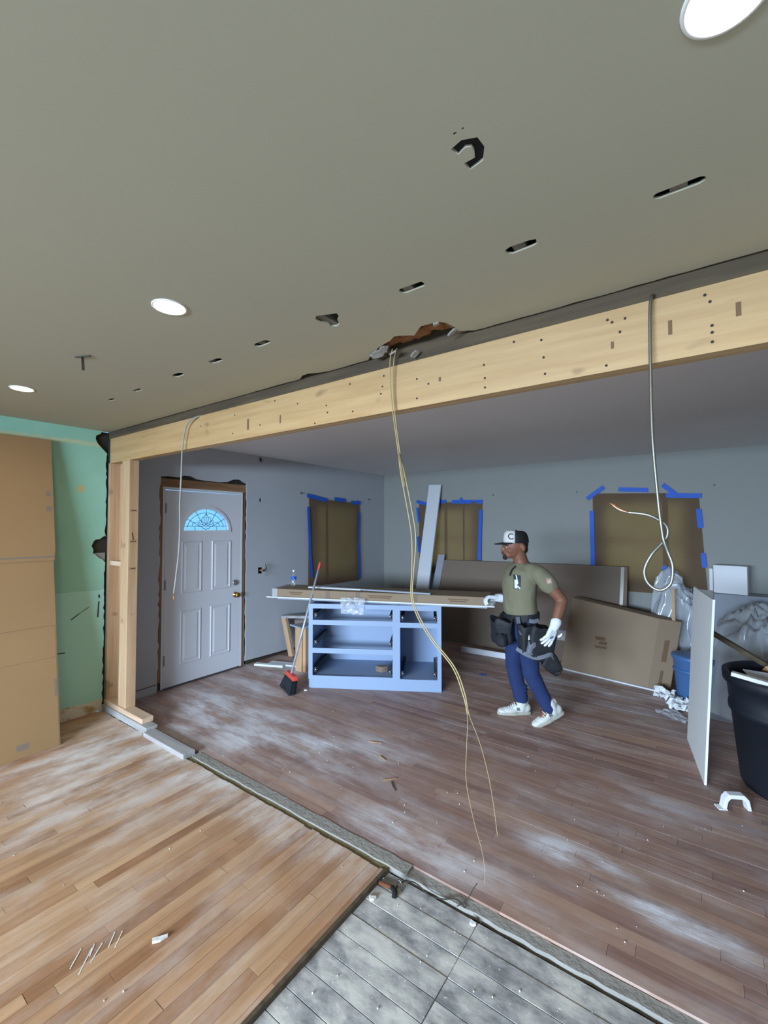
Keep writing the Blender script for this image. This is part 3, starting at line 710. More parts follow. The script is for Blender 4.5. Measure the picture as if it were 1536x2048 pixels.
st = thing('stub_wall', 'short framed stub of pine studs carrying the beam end', 'wall framing', (-4.1, YO, 0))
mk('king_stud', BX(-4.375, 1.765, .092, -4.333, 1.86, 2.212), 'pinev', st, world=True, bevel=.002)
mk('post', BX(-4.117, YO, .092, -3.979, YO+.082, 2.212), 'pinev', st, world=True, bevel=.003)
mk('blocking', BX(-4.333, 1.775, 1.29, -4.117, 1.86, 1.328), 'pinex', st, world=True)
mk('backing_panel', BX(-4.333, 1.848, .092, -4.117, 1.86, 2.212), 'pinev', st, world=True)
mk('bottom_plate', BX(-4.36, 1.755, .052, -3.655, 1.845, .092), 'pinex', st, world=True, bevel=.003)
mk('old_bottom_plate', BX(-4.36, 1.742, .0, -3.56, 1.83, .051), 'greyplate', st, world=True, bevel=.003)
for z in (1.776, 1.508, 1.275):      # mill stamps on the post side
    for k in range(6):
        mk('stamp_mark', BX(-3.979, 1.785+k*.0095, z-(.014 if k in (0, 5) else .006), -3.9784, 1.785+k*.0095+(.002 if k in (0, 5) else .006), z+(.014 if k in (0, 5) else .006)), 'ink', st, world=True)
mk('stamp_mark', bar(bmesh.new(), (-3.9786, 1.802, 1.585), (-3.9786, 1.812, 1.52), .001, .010), 'rust', st, world=True)
gs = mk('plate_remnant', BX(-3.555, 1.716, -.004, -2.98, 1.808, .032), 'greyplate', bevel=.003)
tag(gs, 'grey flat board remnant lying in the wall line by the stub', 'board')

# ---- recessed lamps
def lamp(x, y, label):
    l = thing('recessed_light', label, 'light', (x, y, H), 0, 'recessed ceiling lights')
    mk('trim_ring', lathe(bmesh.new(), [(.056, .012), (.054, -.001), (.057, -.004), (.063, -.003), (.064, 0), (.058, .001)], 40), 'trimring', l, True)
    mk('diffuser', lathe(bmesh.new(), [(.055, .004), (.03, .0015), (0, .001)], 32), 'lamp', l, True)
    mk('can', lathe(bmesh.new(), [(.0575, .002), (.0575, .07), (0, .07)], 32), 'trimring', l)
lamp(*LAMPS[0], 'lit recessed ceiling light in the middle of the row of three')
lamp(*LAMPS[1], 'lit recessed ceiling light closest to the green wall')
lamp(*LAMPS[2], 'lit recessed ceiling light at the upper right edge, nearest the viewer')
for (x, y), w_ in zip(LAMPS_ADDED, ('second from the left', 'leftmost', 'third from the left', 'rightmost')): lamp(x, y, 'added unseen recessed ceiling light behind the viewer, '+w_+' of its row')
hk = mk('ceiling_bracket', bmesh.new(), 'steel')
bm = bmesh.new(); bar(bm, (-2.53, .86, H-.003), (-2.45, .895, H-.003), .012, .005); bar(bm, (-2.492, .877, H-.004), (-2.478, .877, H-.075), .012, .004, (1, 0, 0)); bmesh.ops.recalc_face_normals(bm, faces=bm.faces[:]); bm.to_mesh(hk.data); bm.free()
tag(hk, 'small thin T-shaped metal bracket hanging between two ceiling lights', 'bracket')

# ------------------------------------------------------------------ things in the rooms
# tall flattened carton leaning on the green wall
cb = thing('cardboard_sheet', 'tall flattened cardboard carton leaning against the green wall', 'cardboard', (-3.95, .7, 0))
def leaning(bm, pb, pt, y0, y1, th, n=10, bulge=0., seed=0.):
    pb, pt = V(*pb), V(*pt); d_ = (pt-pb); nrm = V(d_.z, -d_.x) ; nrm = nrm.normalized()   # (x,z) plane
    rr_ = []
    for s_ in (0, 1):
        g_ = []
        for i in range(n+1):
            row = []
            for j in range(7):
                u = i/n; y_ = y0+(y1-y0)*j/6; off = (th if s_ else 0)+bulge*math.sin(math.pi*u)*(.6+.4*math.sin(2*j))
                p = pb+d_*u+nrm*off; row.append(bm.verts.new(V(p.x, y_+.006*noise.noise(V(u*3, y_, seed)), p.y)))
            g_.append(row)
        rr_.append(g_)
    f_, b_ = rr_
    for i in range(n):
        for j in range(6):
            bm.faces.new((f_[i][j], f_[i][j+1], f_[i+1][j+1], f_[i+1][j])); bm.faces.new((b_[i][j], b_[i+1][j], b_[i+1][j+1], b_[i][j+1]))
    for i in range(n):
        bm.faces.new((f_[i][0], f_[i+1][0], b_[i+1][0], b_[i][0])); bm.faces.new((f_[i][6], b_[i][6], b_[i+1][6], f_[i+1][6]))
    for j in range(6):
        bm.faces.new((f_[0][j], b_[0][j], b_[0][j+1], f_[0][j+1])); bm.faces.new((f_[n][j], f_[n][j+1], b_[n][j+1], b_[n][j]))
    return bm
class V2(Vector): pass
def leanpt(z, d=0.):   # point on the carton front at height z, d proud
    s = z/2.345; return -3.925+(-4.305+3.925)*s+d*.987
bm = bmesh.new()
def lean_quad(bm, z0, z1, y0, y1, d0, d1):
    a = [(leanpt(z0, d0), y0, z0), (leanpt(z0, d1), y0, z0), (leanpt(z0, d1), y1, z0), (leanpt(z0, d0), y1, z0), (leanpt(z1, d0), y0, z1), (leanpt(z1, d1), y0, z1), (leanpt(z1, d1), y1, z1), (leanpt(z1, d0), y1, z1)]
    return hexa(bm, a)
mk('lower_panel', lean_quad(bmesh.new(), 0, 1.405, .06, 1.290, -.012, 0), 'card', cb, world=True)
mk('upper_panel', lean_quad(bmesh.new(), 1.38, 2.345, .065, 1.303, -.010, .004), 'card', cb, world=True)
mk('fold_flap', lean_quad(bmesh.new(), 1.372, 1.437, .06, 1.296, .0041, .0075), 'card', cb, world=True)
mk('lower_sheet', lean_quad(bmesh.new(), .0, .86, .06, 1.284, .0002, .0014), 'card', cb, world=True)
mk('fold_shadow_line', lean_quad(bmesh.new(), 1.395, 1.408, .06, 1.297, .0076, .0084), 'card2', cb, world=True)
mk('crease', lean_quad(bmesh.new(), .875, .878, .06, 1.290, .0002, .0008), 'cardink', cb, world=True)
mk('crease', lean_quad(bmesh.new(), .64, .642, .06, 1.283, .0014, .0020), 'cardink', cb, world=True)
mk('print', lean_quad(bmesh.new(), 1.88, 1.92, 1.255, 1.285, .0045, .005), 'card2', cb, world=True)
mk('print', lean_quad(bmesh.new(), 1.76, 1.80, 1.255, 1.285, .0045, .005), 'card2', cb, world=True)
mk('print', lean_quad(bmesh.new(), .36, .48, 1.265, 1.28, .0016, .002), 'card2', cb, world=True)
mk('print', lean_quad(bmesh.new(), .05, .09, 1.03, 1.10, .0016, .002), 'card2', cb, world=True)

# island cabinet
A0 = R(30.05)
ca = thing('base_cabinet', 'pale blue-grey open drawer base cabinet without drawers or top', 'cabinet', (-3.2355, 3.205, 0), A0)
X0, X1 = -.018, 1.322
def fr_(x0, z0, x1, z1): return [(x0, z0), (x1, z0), (x1, z1), (x0, z1)]
FC = frame((0, 0, 0), (1, 0, 0), (0, 0, 1), (0, -1, 0))
OPEN = [(.025, .687, .839, .803), (.025, .405, .839, .638), (.025, .129, .839, .354), (.914, .677, 1.283, .797), (.914, .12, 1.283, .628)]
o = slab('face_frame', fr_(X0, .09, X1, .848), [fr_(*q) for q in OPEN], .02, FC, 'cab', ca)
mk('toe_kick', BX(X0+.015, .012, 0, X1, .03, .0915), 'cab', ca)
mk('side_panel', BX(X0, .0205, .0, X0+.018, .60, .845), 'cab', ca)
mk('side_panel', BX(X1-.018, .0205, .0, X1, .60, .845), 'cab', ca)
mk('divider', BX(.868, .0205, .11, .886, .588, .83), 'cabin', ca)
mk('bottom_panel', BX(X0+.018, .0205, .095, X1-.018, .588, .118), 'cabin', ca)
mk('back_panel', BX(X0+.018, .588, .095, X1-.018, .60, .845), 'cab', ca)
mk('nailer', BX(X0+.018, .56, .76, X1-.018, .588, .845), 'cabin', ca)
def slide(x, z, s):
    r_ = mk('drawer_slide', BX(x, .03, z, x+.028*s, .52, z+.05) if s > 0 else BX(x-.028, .03, z, x, .52, z+.05), 'black', ca)
    mk('slide_clip', tube(bmesh.new(), crv([(x+.016*s, .022, z+.005), (x+.016*s, .018, z+.03), (x+.026*s, .018, z+.034), (x+.03*s, .02, z+.02)], 4), .006, 6), 'chrome', r_, True)
for z in (.70, .425, .15): slide(.030, z, 1); slide(.835, z, -1)
for z in (.69, .14): slide(.918, z, 1); slide(1.279, z, -1)
# second carcass standing behind it
cc = thing('cabinet_carcass', 'second cabinet carcass half hidden behind the open base cabinet', 'cabinet', (-3.60, 3.79, 0), R(30))
mk('side_panel', BX(0, 0, 0, .018, .5, .846), 'cab', cc); mk('side_panel', BX(1.2, 0, 0, 1.218, .5, .846), 'cab', cc)
mk('back_panel', BX(.018, .485, 0, 1.2, .5, .846), 'cabin', cc); mk('front_rail', BX(.018, 0, .80, 1.2, .018, .846), 'cab', cc)
mk('drawer_slide', BX(.02, .02, .72, .045, .45, .77), 'black', cc); mk('drawer_slide', BX(.02, .02, .45, .045, .45, .50), 'black', cc)
# mottled block inside the drawer bay
bm = bmesh.new(); prism(bm, blobpoly(0, 0, .062, .04, 9, 5, .18), -.03, .03)
o = mk('plaster_chunk', bm, 'card2', None, False, .006); tag(o, 'brown lump of rubble on the cabinet bottom shelf', 'rubble')
o.location = Matrix.Translation(ca.location) @ Matrix.Rotation(A0, 4, 'Z') @ V(.71, .21, .149); o.rotation_euler = (0, 0, .4)

# sheets and long carton laid over the cabinets
A1 = R(21.6)
o = mk('grey_sheet', BX(.12, 0.02, 0, 2.33, .62, .014), 'greyboard'); o.location = (-3.832, 3.134, .8495); o.rotation_euler = (0, 0, A1); tag(o, 'thin grey sheet lying lowest across the cabinet tops', 'sheet')
o = mk('white_sheet', BX(0, 0, 0, 2.40, .64, .012), 'whiteboard'); o.location = (-3.832, 3.134, .865); o.rotation_euler = (0, 0, A1); tag(o, 'long thin white sheet under the long cardboard box', 'sheet')
bxo = thing('long_carton', 'long flat cardboard box lying across the cabinet tops', 'box', (-3.784, 3.172, .8785), R(20.8))
mk('carton_body', BX(0, 0, 0, 2.30, .36, .082), 'card3', bxo, bevel=.004)
for x, w_ in ((.20, .16), (1.08, .26), (1.90, .20)):
    for k in range(2): mk('printed_line', BX(x+.02*k, -.0012, .045-.018*k, x+w_-.02*k, -.0002, .056-.018*k), 'cardink', bxo)
mk('packing_tape', BX(-.0015, -.0015, -.0005, .06, .361, .0835), 'clear', bxo)
for x in (.62, .95, 1.55): mk('packing_tape', BX(x, -.001, -.0003, x+.05, .361, .0832), 'card2', bxo)
bm = bmesh.new(); bmesh.ops.create_icosphere(bm, subdivisions=3, radius=.055)
for v in bm.verts: v.co = v.co*(1+.5*noise.noise(v.co*34)); v.co.z *= .8
o = mk('wrapped_end', bm, 'clear', bxo, False); o.location = (2.31, .05, .045)
# trim strips on top
o = mk('grey_trim_strip', BX(0, 0, 0, 1.35, .05, .014), 'greyboard'); o.location = (-3.49, 3.49, .962); o.rotation_euler = (0, 0, R(13)); tag(o, 'long grey trim strip lying on top of the long carton', 'trim')
o = mk('white_trim_strip', BX(0, 0, 0, .62, .045, .012), 'whiteboard'); o.location = (-3.50, 3.43, .962); o.rotation_euler = (0, 0, R(17)); tag(o, 'short pale trim strip on the left half of the long carton', 'trim')
# plastic wrap hanging at the cabinet top
def crumple(name, w_, h_, n, amp, mat, seed, parent=None, curl=0.):
    bm = bmesh.new(); g_ = []
    for i in range(n+1):
        row = []
        for j in range(n+1):
            u, v_ = i/n-.5, j/n-.5; p = V(u*w_, v_*h_, 0)
            q = V(u*3.1+seed, v_*3.1, seed*.7)
            k = amp*(noise.noise(q)+.6*noise.noise(q*2.3)+.4*abs(noise.noise(q*5.1)))
            p.z = k+curl*(u*u+v_*v_); p.x += amp*.5*noise.noise(q*2+V(9, 0, 0)); p.y += amp*.5*noise.noise(q*2+V(0, 9, 0))
            row.append(bm.verts.new(p))
        g_.append(row)
    for i in range(n):
        for j in range(n): bm.faces.new((g_[i][j], g_[i+1][j], g_[i+1][j+1], g_[i][j+1]))
    return mk(name, bm, mat, parent, False, fix=False)
o = crumple('plastic_wrap', .24, .16, 18, .022, 'clear', 3.3); o.location = (-2.86, 3.42, .835); o.rotation_euler = (R(70), 0, A0); tag(o, 'crumpled clear plastic wrap hanging over the cabinet front rail', 'plastic wrap')

# water bottle
wb_ = thing('water_bottle', 'small clear water bottle with blue label on the carton', 'bottle', (-3.74, 3.44, .9615))
mk('bottle_body', lathe(bmesh.new(), [(0, .0), (.027, .002), (.030, .01), (.030, .05), (.027, .06), (.030, .07), (.030, .11), (.022, .135), (.012, .15), (.012, .165)], 20), 'bottle', wb_, True)
mk('bottle_label', lathe(bmesh.new(), [(.0306, .075), (.0306, .108)], 20), 'tape', wb_, True)
mk('bottle_cap', lathe(bmesh.new(), [(.014, .165), (.014, .18), (0, .181)], 16), 'white', wb_)

# broom
br = thing('broom', 'broom with black bristles and red block leaning on the cabinet', 'broom', (-3.352, 3.06, 0))
hp0, hp1 = V(0, 0, .16), V(.005, .403, 1.25)
mk('handle', tube(bmesh.new(), [hp0, hp0.lerp(hp1, .93)], .0115, 10), 'broomgrey', br, True)
mk('handle_tip', tube(bmesh.new(), [hp0.lerp(hp1, .925), hp0.lerp(hp1, .99), hp1], [.014, .014, .009], 10), 'red', br, True)
cR = Matrix.Rotation(R(-24), 4, 'Z')
bm = bmesh.new()
hexa(bm, [cR @ V(*p) for p in [(-.13, -.03, .125), (.13, -.03, .125), (.13, .03, .125), (-.13, .03, .125), (-.11, -.022, .165), (.11, -.022, .165), (.11, .022, .165), (-.11, .022, .165)]])
mk('broom_block', bm, 'red', br, False, .006)
bm = bmesh.new()
for i in range(60):
    for j in range(6):
        x = -.12+.24*i/59; y_ = -.024+.048*j/5; f = 1.28+rnd.uniform(-.04, .04)
        p0 = cR @ V(x, y_, .128); p1 = cR @ V(x*f, y_*1.5-.035+rnd.uniform(-.006, .006), rnd.uniform(.001, .008))
        tube(bm, [p0, p1], [.0032, .0022], 3)
o = mk('bristles', bm, 'bristle', br, True); o['kind'] = 'stuff'

# low lumber stand at the left of the cabinet
ls = thing('lumber_stand', 'low stand of pine offcuts left of the cabinet', 'stand', (-3.9, 3.6, 0))
mk('post', bar(bmesh.new(), (-4.20, 3.84, 0), (-4.295, 3.80, .476), .075, .04, (0, 1, 0)), 'pinev', ls, world=True)
mk('post', BX(-3.76, 3.49, 0, -3.655, 3.53, .50), 'pinev', ls, world=True)
mk('post', BX(-3.655, 3.51, 0, -3.615, 3.60, .50), 'pinev', ls, world=True)
mk('top_board', prism(bmesh.new(), [(-3.82, 3.46), (-3.60, 3.42), (-3.56, 3.66), (-3.66, 3.78)], .502, .518), 'greyboard', ls, world=True)
mk('rail', bar(bmesh.new(), (-4.31, 3.78, .495), (-3.76, 4.02, .52), .09, .03), 'greyplate', ls, world=True)
mk('plywood_panel', bar(bmesh.new(), (-4.12, 3.82, .24), (-3.80, 4.02, .25), .014, .45), 'card2', ls, world=True)
for i, (c_, a_, L_, w_, lab) in enumerate([((-3.98, 3.57), 20, .46, .10, 'wider white board offcut on the floor beside the pine stand'), ((-4.12, 3.42), 24, .36, .06, 'narrow white board offcut on the floor nearest the front door')]):
    o = mk('board_offcut', BX(-L_/2, -w_/2, 0, L_/2, w_/2, .018+.006*i), 'whiteboard', None, False, .002); o.location = (c_[0], c_[1], .0005); o.rotation_euler = (0, 0, R(a_)); tag(o, lab, 'board', 'white offcuts by the door')

# leaning planks and cartons on the far wall
pl = mk('white_plank', hexa(bmesh.new(), [(-3.50, 5.50, 0), (-3.29, 5.50, 0), (-3.29, 5.53, 0), (-3.50, 5.53, 0), (-3.445, 5.985, 2.28), (-3.235, 5.985, 2.27), (-3.235, 6.013, 2.27), (-3.445, 6.013, 2.28)]), 'whiteboard')
tag(pl, 'tall white plank leaning against the far wall over the window', 'plank')
pl = mk('grey_plank', hexa(bmesh.new(), [(-3.38, 5.66, 0), (-3.235, 5.66, 0), (-3.235, 5.68, 0), (-3.38, 5.68, 0), (-3.265, 5.95, 1.20), (-3.155, 5.95, 1.20), (-3.155, 5.97, 1.20), (-3.265, 5.97, 1.20)]), 'greyboard')
tag(pl, 'short grey plank leaning between white plank and big carton', 'plank')
bc = thing('large_carton', 'very large dark flat carton leaning along the far wall', 'box', (-1.9, 5.63, 0))
mk('carton_panel', hexa(bmesh.new(), [(-3.20, 5.63, 0), (-.72, 5.63, 0), (-.72, 5.70, 0), (-3.20, 5.70, 0), (-3.14, 5.90, 1.125), (-.705, 5.90, 1.155), (-.705, 5.97, 1.155), (-3.14, 5.97, 1.125)]), 'card2', bc, world=True)
mk('silver_tape', hexa(bmesh.new(), [(-.80, 5.628, 0.0), (-.765, 5.628, 0.0), (-.765, 5.630, 0), (-.80, 5.630, 0), (-.775, 5.897, 1.15), (-.74, 5.897, 1.15), (-.74, 5.8985, 1.15), (-.775, 5.8985, 1.15)]), 'galv', bc, world=True)
o = crumple('shipping_label', .10, .12, 4, .01, 'clear', 1.2, bc); o.location = V(-1.40, 5.66, .30)-bc.location; o.rotation_euler = (R(76), 0, 0)
o = crumple('shipping_label', .12, .16, 4, .01, 'clear', 5.2, bc); o.location = V(-1.55, 5.64, .18)-bc.location; o.rotation_euler = (R(76), 0, 0)

sc_ = thing('leaning_carton', 'brown flat carton tilted against the large carton', 'box', (-.85, 5.25, 0))
poly = [(-1.335, 5.30), (-.46, 5.165), (-.27, 5.235), (-.27, 5.33), (-1.31, 5.46)]
def tilt(bm, poly, z0, z1, dx, dy, zl, zr):
    n = len(poly); xs = [p[0] for p in poly]; a, b = min(xs), max(xs)
    vs_ = [V(x, y, z0) for x, y in poly]+[V(x+dx*(1 if i else 1), y+dy, zl+(zr-zl)*(x-a)/(b-a)) for i, (x, y) in enumerate(poly)]
    addv(bm, vs_, [tuple(range(n))[::-1], tuple(range(n, 2*n))]+[(i, (i+1) % n, n+(i+1) % n, n+i) for i in range(n)]); return bm
mk('carton_body', tilt(bmesh.new(), poly, .015, .8, .10, .19, .80, .66), 'card3', sc_, world=True, bevel=.006)
mk('support_batten', bar(bmesh.new(), (-1.3, 5.33, .007), (-.30, 5.15, .007), .05, .014), 'whiteboard', sc_, world=True)
# printed marks on its face
for (u, v_, w_, h_) in [(.42, .52, .10, .035), (.46, .46, .08, .03), (.44, .40, .12, .02)]:
    p0 = V(-1.335, 5.30, .015); e1 = V(.875, -.135, 0); e2 = V(.10, .19, .74); nn = e1.cross(e2).normalized()
    c0 = p0+e1*u+e2*v_+nn*.004; hw = e1.normalized()*w_/2; hh = e2.normalized()*h_/2
    bm = bmesh.new(); q = [c0-hw-hh, c0+hw-hh, c0+hw+hh, c0-hw+hh]; addv(bm, q+[p+nn*.001 for p in q], BOXF); mk('printed_mark', bm, 'cardink', sc_, world=True)
for (v_, h_, w_) in [(.55, .22, .045), (.16, .14, .028)]:
    p0 = V(-.46, 5.165, .015); e1 = V(.19, .07, 0); e2 = V(.10, .19, .65); nn = e1.cross(e2).normalized()
    c0 = p0+e1*.5+e2*v_+nn*.002; hw = e1.normalized()*w_/2; hh = e2.normalized()*h_/2
    bm = bmesh.new(); q = [c0-hw-hh, c0+hw-hh, c0+hw+hh, c0-hw+hh]; addv(bm, q+[p+nn*.001 for p in q], BOXF); mk('printed_label', bm, 'cardink', sc_, world=True)

o = mk('white_baseboard_length', bar(bmesh.new(), (-2.56, 5.27, .035), (-1.97, 5.30, .035), .02, .07), 'whiteboard', None, False, .003)
tag(o, 'white trim length on the floor in front of the large carton', 'trim')
o = crumple('tape_scrap', .07, .05, 4, .008, 'tape', 2.2); o.location = (-1.974, 4.59, .006); tag(o, 'scrap of blue tape on the brown floor', 'tape')

# blue tub, plastic sheeting, white foam box, crumpled paper
bt = thing('blue_tub', 'blue plastic tub behind the standing drywall piece', 'tub', (-.07, 5.05, 0))
mk('tub_body', loft(bmesh.new(), [((0, 0, .0), .13, .11, 0), ((0, 0, .02), .14, .12, 0), ((0, 0, .38), .165, .145, 0), ((0, 0, .40), .18, .16, 0), ((0, 0, .43), .18, .16, 0), ((0, 0, .435), .15, .13, 0)], 24), 'blueplastic', bt, True)
mk('tub_rib', loft(bmesh.new(), [((0, 0, .28), .163, .143, 0), ((0, 0, .285), .171, .151, 0), ((0, 0, .305), .171, .151, 0), ((0, 0, .31), .163, .143, 0)], 24), 'blueplastic', bt, True)
def heap(name, label, c_, rx, ry, h_, seed, mat='clear', n=56, ka=1.):
    bm = bmesh.new(); g_ = []
    for i in range(n+1):
        row = []
        for j in range(n+1):
            u, v_ = 2*i/n-1, 2*j/n-1; r2 = min(1, u*u*.9+v_*v_*.9)
            q = V(u*1.7+seed, v_*1.7, seed); w_ = q+noise.noise_vector(q*1.5)*.5
            fold = (1-abs(noise.noise(V(w_.x*3+w_.y*2, w_.y*1.2-w_.x*.6, seed))))**3
            fold2 = (1-abs(noise.noise(V(w_.x*4-w_.y*6, w_.y*3+w_.x*2, seed+4))))**4
            z = h_*(1-r2)**.7*(.80+.22*noise.noise(q*.9)+ka*(.16*fold+.07*fold2))+.004+.03*ka*fold2*(1-r2)
            k = noise.noise_vector(q*2.5)*.07
            row.append(bm.verts.new(V(u*rx+k.x, v_*ry+k.y, max(z, .004))))
        g_.append(row)
    for i in range(n):
        for j in range(n): bm.faces.new((g_[i][j], g_[i+1][j], g_[i+1][j+1], g_[i][j+1]))
    o_ = mk(name, bm, mat, None, True, fix=False); o_.location = c_; return tag(o_, label, 'plastic sheeting')
heap('plastic_sheeting', 'crumpled clear plastic sheeting heaped below the glowing paper window', (-.20, 5.74, 0), .34, .20, 1.30, 1.7, ka=.35)
heap('plastic_sheeting', 'big heap of clear plastic sheeting behind the black bin', (.62, 5.18, 0), .66, .50, 1.12, 6.4, ka=.8)
wbx = thing('white_foam_box', 'small white box resting on the plastic sheeting by the far wall', 'box', (.25, 5.82, 0), R(-12))
mk('box_body', BX(-.14, -.06, .94, .14, .06, 1.23), 'white', wbx, bevel=.004); mk('box_flap', BX(-.175, -.055, .96, -.145, .055, 1.19), 'white', wbx)
o = mk('grey_crate', BX(.10, 5.72, 0, .56, 5.95, .938), 'greyboard', None, False, .004); tag(o, 'grey crate behind the plastic heap, under the small white box', 'box')
for i, (p0, p1, w_, lab) in enumerate([((.30, 4.58, .012), (.62, 4.62, .012), .12, 'pale board lying on the floor before the plastic heap, behind the bin'), ((.50, 4.55, .62), (.52, 4.75, .95), .035, 'thin white stick standing in the heap at the right edge')]):
    o = mk('pale_board', bar(bmesh.new(), p0, p1, w_, .018), 'whiteboard'); tag(o, lab, 'board')
o = mk('pine_stick', bar(bmesh.new(), (-.235, 5.33, .30), (-.245, 5.52, .98), .03, .018, (0, 1, 0)), 'pinev'); tag(o, 'short pine stick standing behind the tilted carton', 'stick')
for i, (x, y, s, lab) in enumerate([(-.30, 4.98, .12, 'crumpled white paper scrap on the floor under the tilted carton'), (-.16, 4.78, .15, 'crumpled white paper scrap on the floor beside the blue tub'), (-.22, 4.55, .17, 'torn clear film lying flat on the floor by the drywall piece')]):
    o = crumple('paper_scrap', s*1.4, s, 10, .07 if i < 2 else .02, 'white' if i < 2 else 'clear', 3+i*2.1); o.location = (x, y, .045 if i < 2 else .015); o.rotation_euler = (.2 if i < 2 else 0, 0, i*1.1); tag(o, lab, 'scrap')

# standing drywall piece
dw = mk('drywall_piece', hexa(bmesh.new(), [(-.112, 4.16, 0), (-.009, 3.49, 0), (.004, 3.492, 0), (-.099, 4.162, 0), (-.052, 4.20, 1.17), (.055, 3.50, 1.175), (.068, 3.502, 1.175), (-.039, 4.202, 1.17)]), 'drywall')
tag(dw, 'white drywall piece standing on edge against the black bin', 'drywall')

# black bin with rubble
bn_ = thing('trash_bin', 'large round black trash bin filled with rubble', 'bin', (.445, 3.72, 0))
mk('bin_body', lathe(bmesh.new(), [(0, .0), (.25, .0), (.262, .02), (.305, .46), (.318, .462), (.318, .50), (.312, .505), (.325, .64), (.345, .645), (.348, .70), (.335, .705), (.315, .70), (.308, .60), (.30, .45), (0, .44)], 44), 'binblack', bn_, True)
for a in (150, -30):
    ca_, sa_ = math.cos(R(a)), math.sin(R(a)); mk('handle', tube(bmesh.new(), [V(ca_*.33-sa_*s*.07, sa_*.33+ca_*s*.07, .60+.05*abs(s)) + V(ca_, sa_, 0)*.035*(1-abs(s)) for s in (-1, -.5, 0, .5, 1)], .014, 8), 'binblack', bn_, True)
def inbin(name, bm, mat, label, cat, loc, rot):
    o_ = mk(name, bm, mat, None, False, .003); o_.location = bn_.location+V(*loc); o_.rotation_euler = rot; return tag(o_, label, cat)
inbin('white_tile', BX(-.085, -.12, -.004, .085, .12, .004), 'white', 'white tile lying tilted on the bin rubble', 'tile', (-.12, -.10, .675), (R(14), R(6), R(22)))
inbin('plaster_strip', BX(-.25, -.022, -.012, .25, .022, .012), 'gyp', 'pale plaster strip along the front rim of the bin', 'plaster', (-.06, -.27, .70), (0, R(7), R(-10)))
inbin('wood_stick', BX(-.34, -.016, -.016, .34, .016, .016), 'oldwood', 'dark wooden stick poking out of the bin towards the heap', 'stick', (-.13, .23, .72), (R(0), R(24), R(-28)))
for i, (l_, s) in enumerate([((-.02, .14, .66), (.10, .05, .035)), ((.06, -.02, .64), (.12, .06, .03)), ((.10, -.20, .66), (.09, .05, .03)), ((-.10, .10, .60), (.14, .1, .05)), ((.16, .10, .60), (.12, .12, .06))]):
    bm = bmesh.new(); prism(bm, blobpoly(0, 0, s[0], s[1], 8, i+70, .25), -s[2], s[2])
    inbin('rubble_piece', bm, ['splinter', 'card3', 'insul', 'void', 'void'][i], ['upright brown wood chunk in the middle of the bin', 'flat tan chunk behind the white tile in the bin', 'reddish chunk near the front rim of the bin', 'dark rubble lump at the left inside of the bin', 'dark rubble lump at the right inside of the bin'][i], 'rubble', l_, (R([50, 12, 10, 0, 0][i]), R([20, -10, 5, 0, 0][i]), i*.8))

# white bracket on the floor
wk = thing('white_bracket', 'small white U-shaped bracket lying on the floor before the bin', 'bracket', (.135, 3.31, 0), R(28))
bm = bmesh.new(); prof = [(-.075, 0), (-.055, .0), (-.045, .045), (-.03, .062), (.03, .062), (.05, .045), (.058, 0), (.078, 0), (.066, .06), (.042, .085), (-.04, .085), (-.062, .06)]
prism(bm, prof, -.022, .022, frame((0, 0, 0), (1, 0, 0), (0, 0, 1), (0, -1, 0))); mk('bracket_body', bm, 'white', wk, bevel=.003)
mk('flange', BX(-.10, -.03, .0, -.055, .02, .006), 'white', wk)

# ---- hanging cables
def corrug(name, pts, r, step, mat, parent):
    pts = resample(crv(pts, 24), step); return mk(name, tube(bmesh.new(), pts, [r*(1.0 if k % 2 else .68) for k in range(len(pts))], 10), mat, parent, True)
c2 = thing('armored_cable', 'shiny armoured cable looped at the end, hanging from the beam', 'cable', (-.12, 1.72, 2.44))
P2 = [(-.115, 1.80, 2.452), (-.122, 1.752, 2.44), (-.128, 1.742, 2.38), (-.129, 1.735, 2.175), (-.126, 1.722, 1.953), (-.113, 1.72, 1.733), (-.104, 1.717, 1.635), (-.099, 1.714, 1.60), (-.088, 1.72, 1.56), (-.076, 1.72, 1.515), (-.083, 1.72, 1.457), (-.115, 1.72, 1.434), (-.147, 1.72, 1.456), (-.156, 1.72, 1.498), (-.135, 1.722, 1.55), (-.106, 1.732, 1.588), (-.090, 1.735, 1.615), (-.090, 1.733, 1.642), (-.106, 1.728, 1.662), (-.144, 1.722, 1.684), (-.205, 1.72, 1.694)]
corrug('cable_armor', [V(*p)-c2.location for p in P2], .0062, .0038, 'galv', c2)
for i, (m_, e) in enumerate([('copper', (-.258, 1.715, 1.728)), ('white', (-.250, 1.722, 1.720)), ('copper', (-.245, 1.716, 1.724))]):
    mk('bare_wire', tube(bmesh.new(), crv([V(-.203, 1.72, 1.694)-c2.location, V(-.228, 1.718+.003*i, 1.703+.003*(i == 0))-c2.location, V(*e)-c2.location], 5), .0014, 6), m_, c2, True)

c1 = thing('hanging_cable', 'grey metal-clad cable hanging from the beam in front of the door', 'cable', (-2.95, 1.74, 2.42))
P1 = [(-2.90, 1.80, 2.445), (-2.93, 1.75, 2.425), (-3.0, 1.735, 2.395), (-3.045, 1.735, 2.345), (-3.078, 1.735, 2.22), (-3.098, 1.74, 2.0), (-3.112, 1.74, 1.80), (-3.106, 1.74, 1.65), (-3.118, 1.74, 1.45), (-3.155, 1.74, 1.25), (-3.178, 1.74, 1.14)]
corrug('cable_armor', [V(*p)-c1.location for p in P1], .0068, .006, 'wirewhite', c1)
mk('bare_wire', tube(bmesh.new(), crv([V(-3.178, 1.74, 1.14)-c1.location, V(-3.185, 1.742, 1.12)-c1.location, V(-3.178, 1.74, 1.095)-c1.location], 4), .003, 6), 'copper', c1, True)

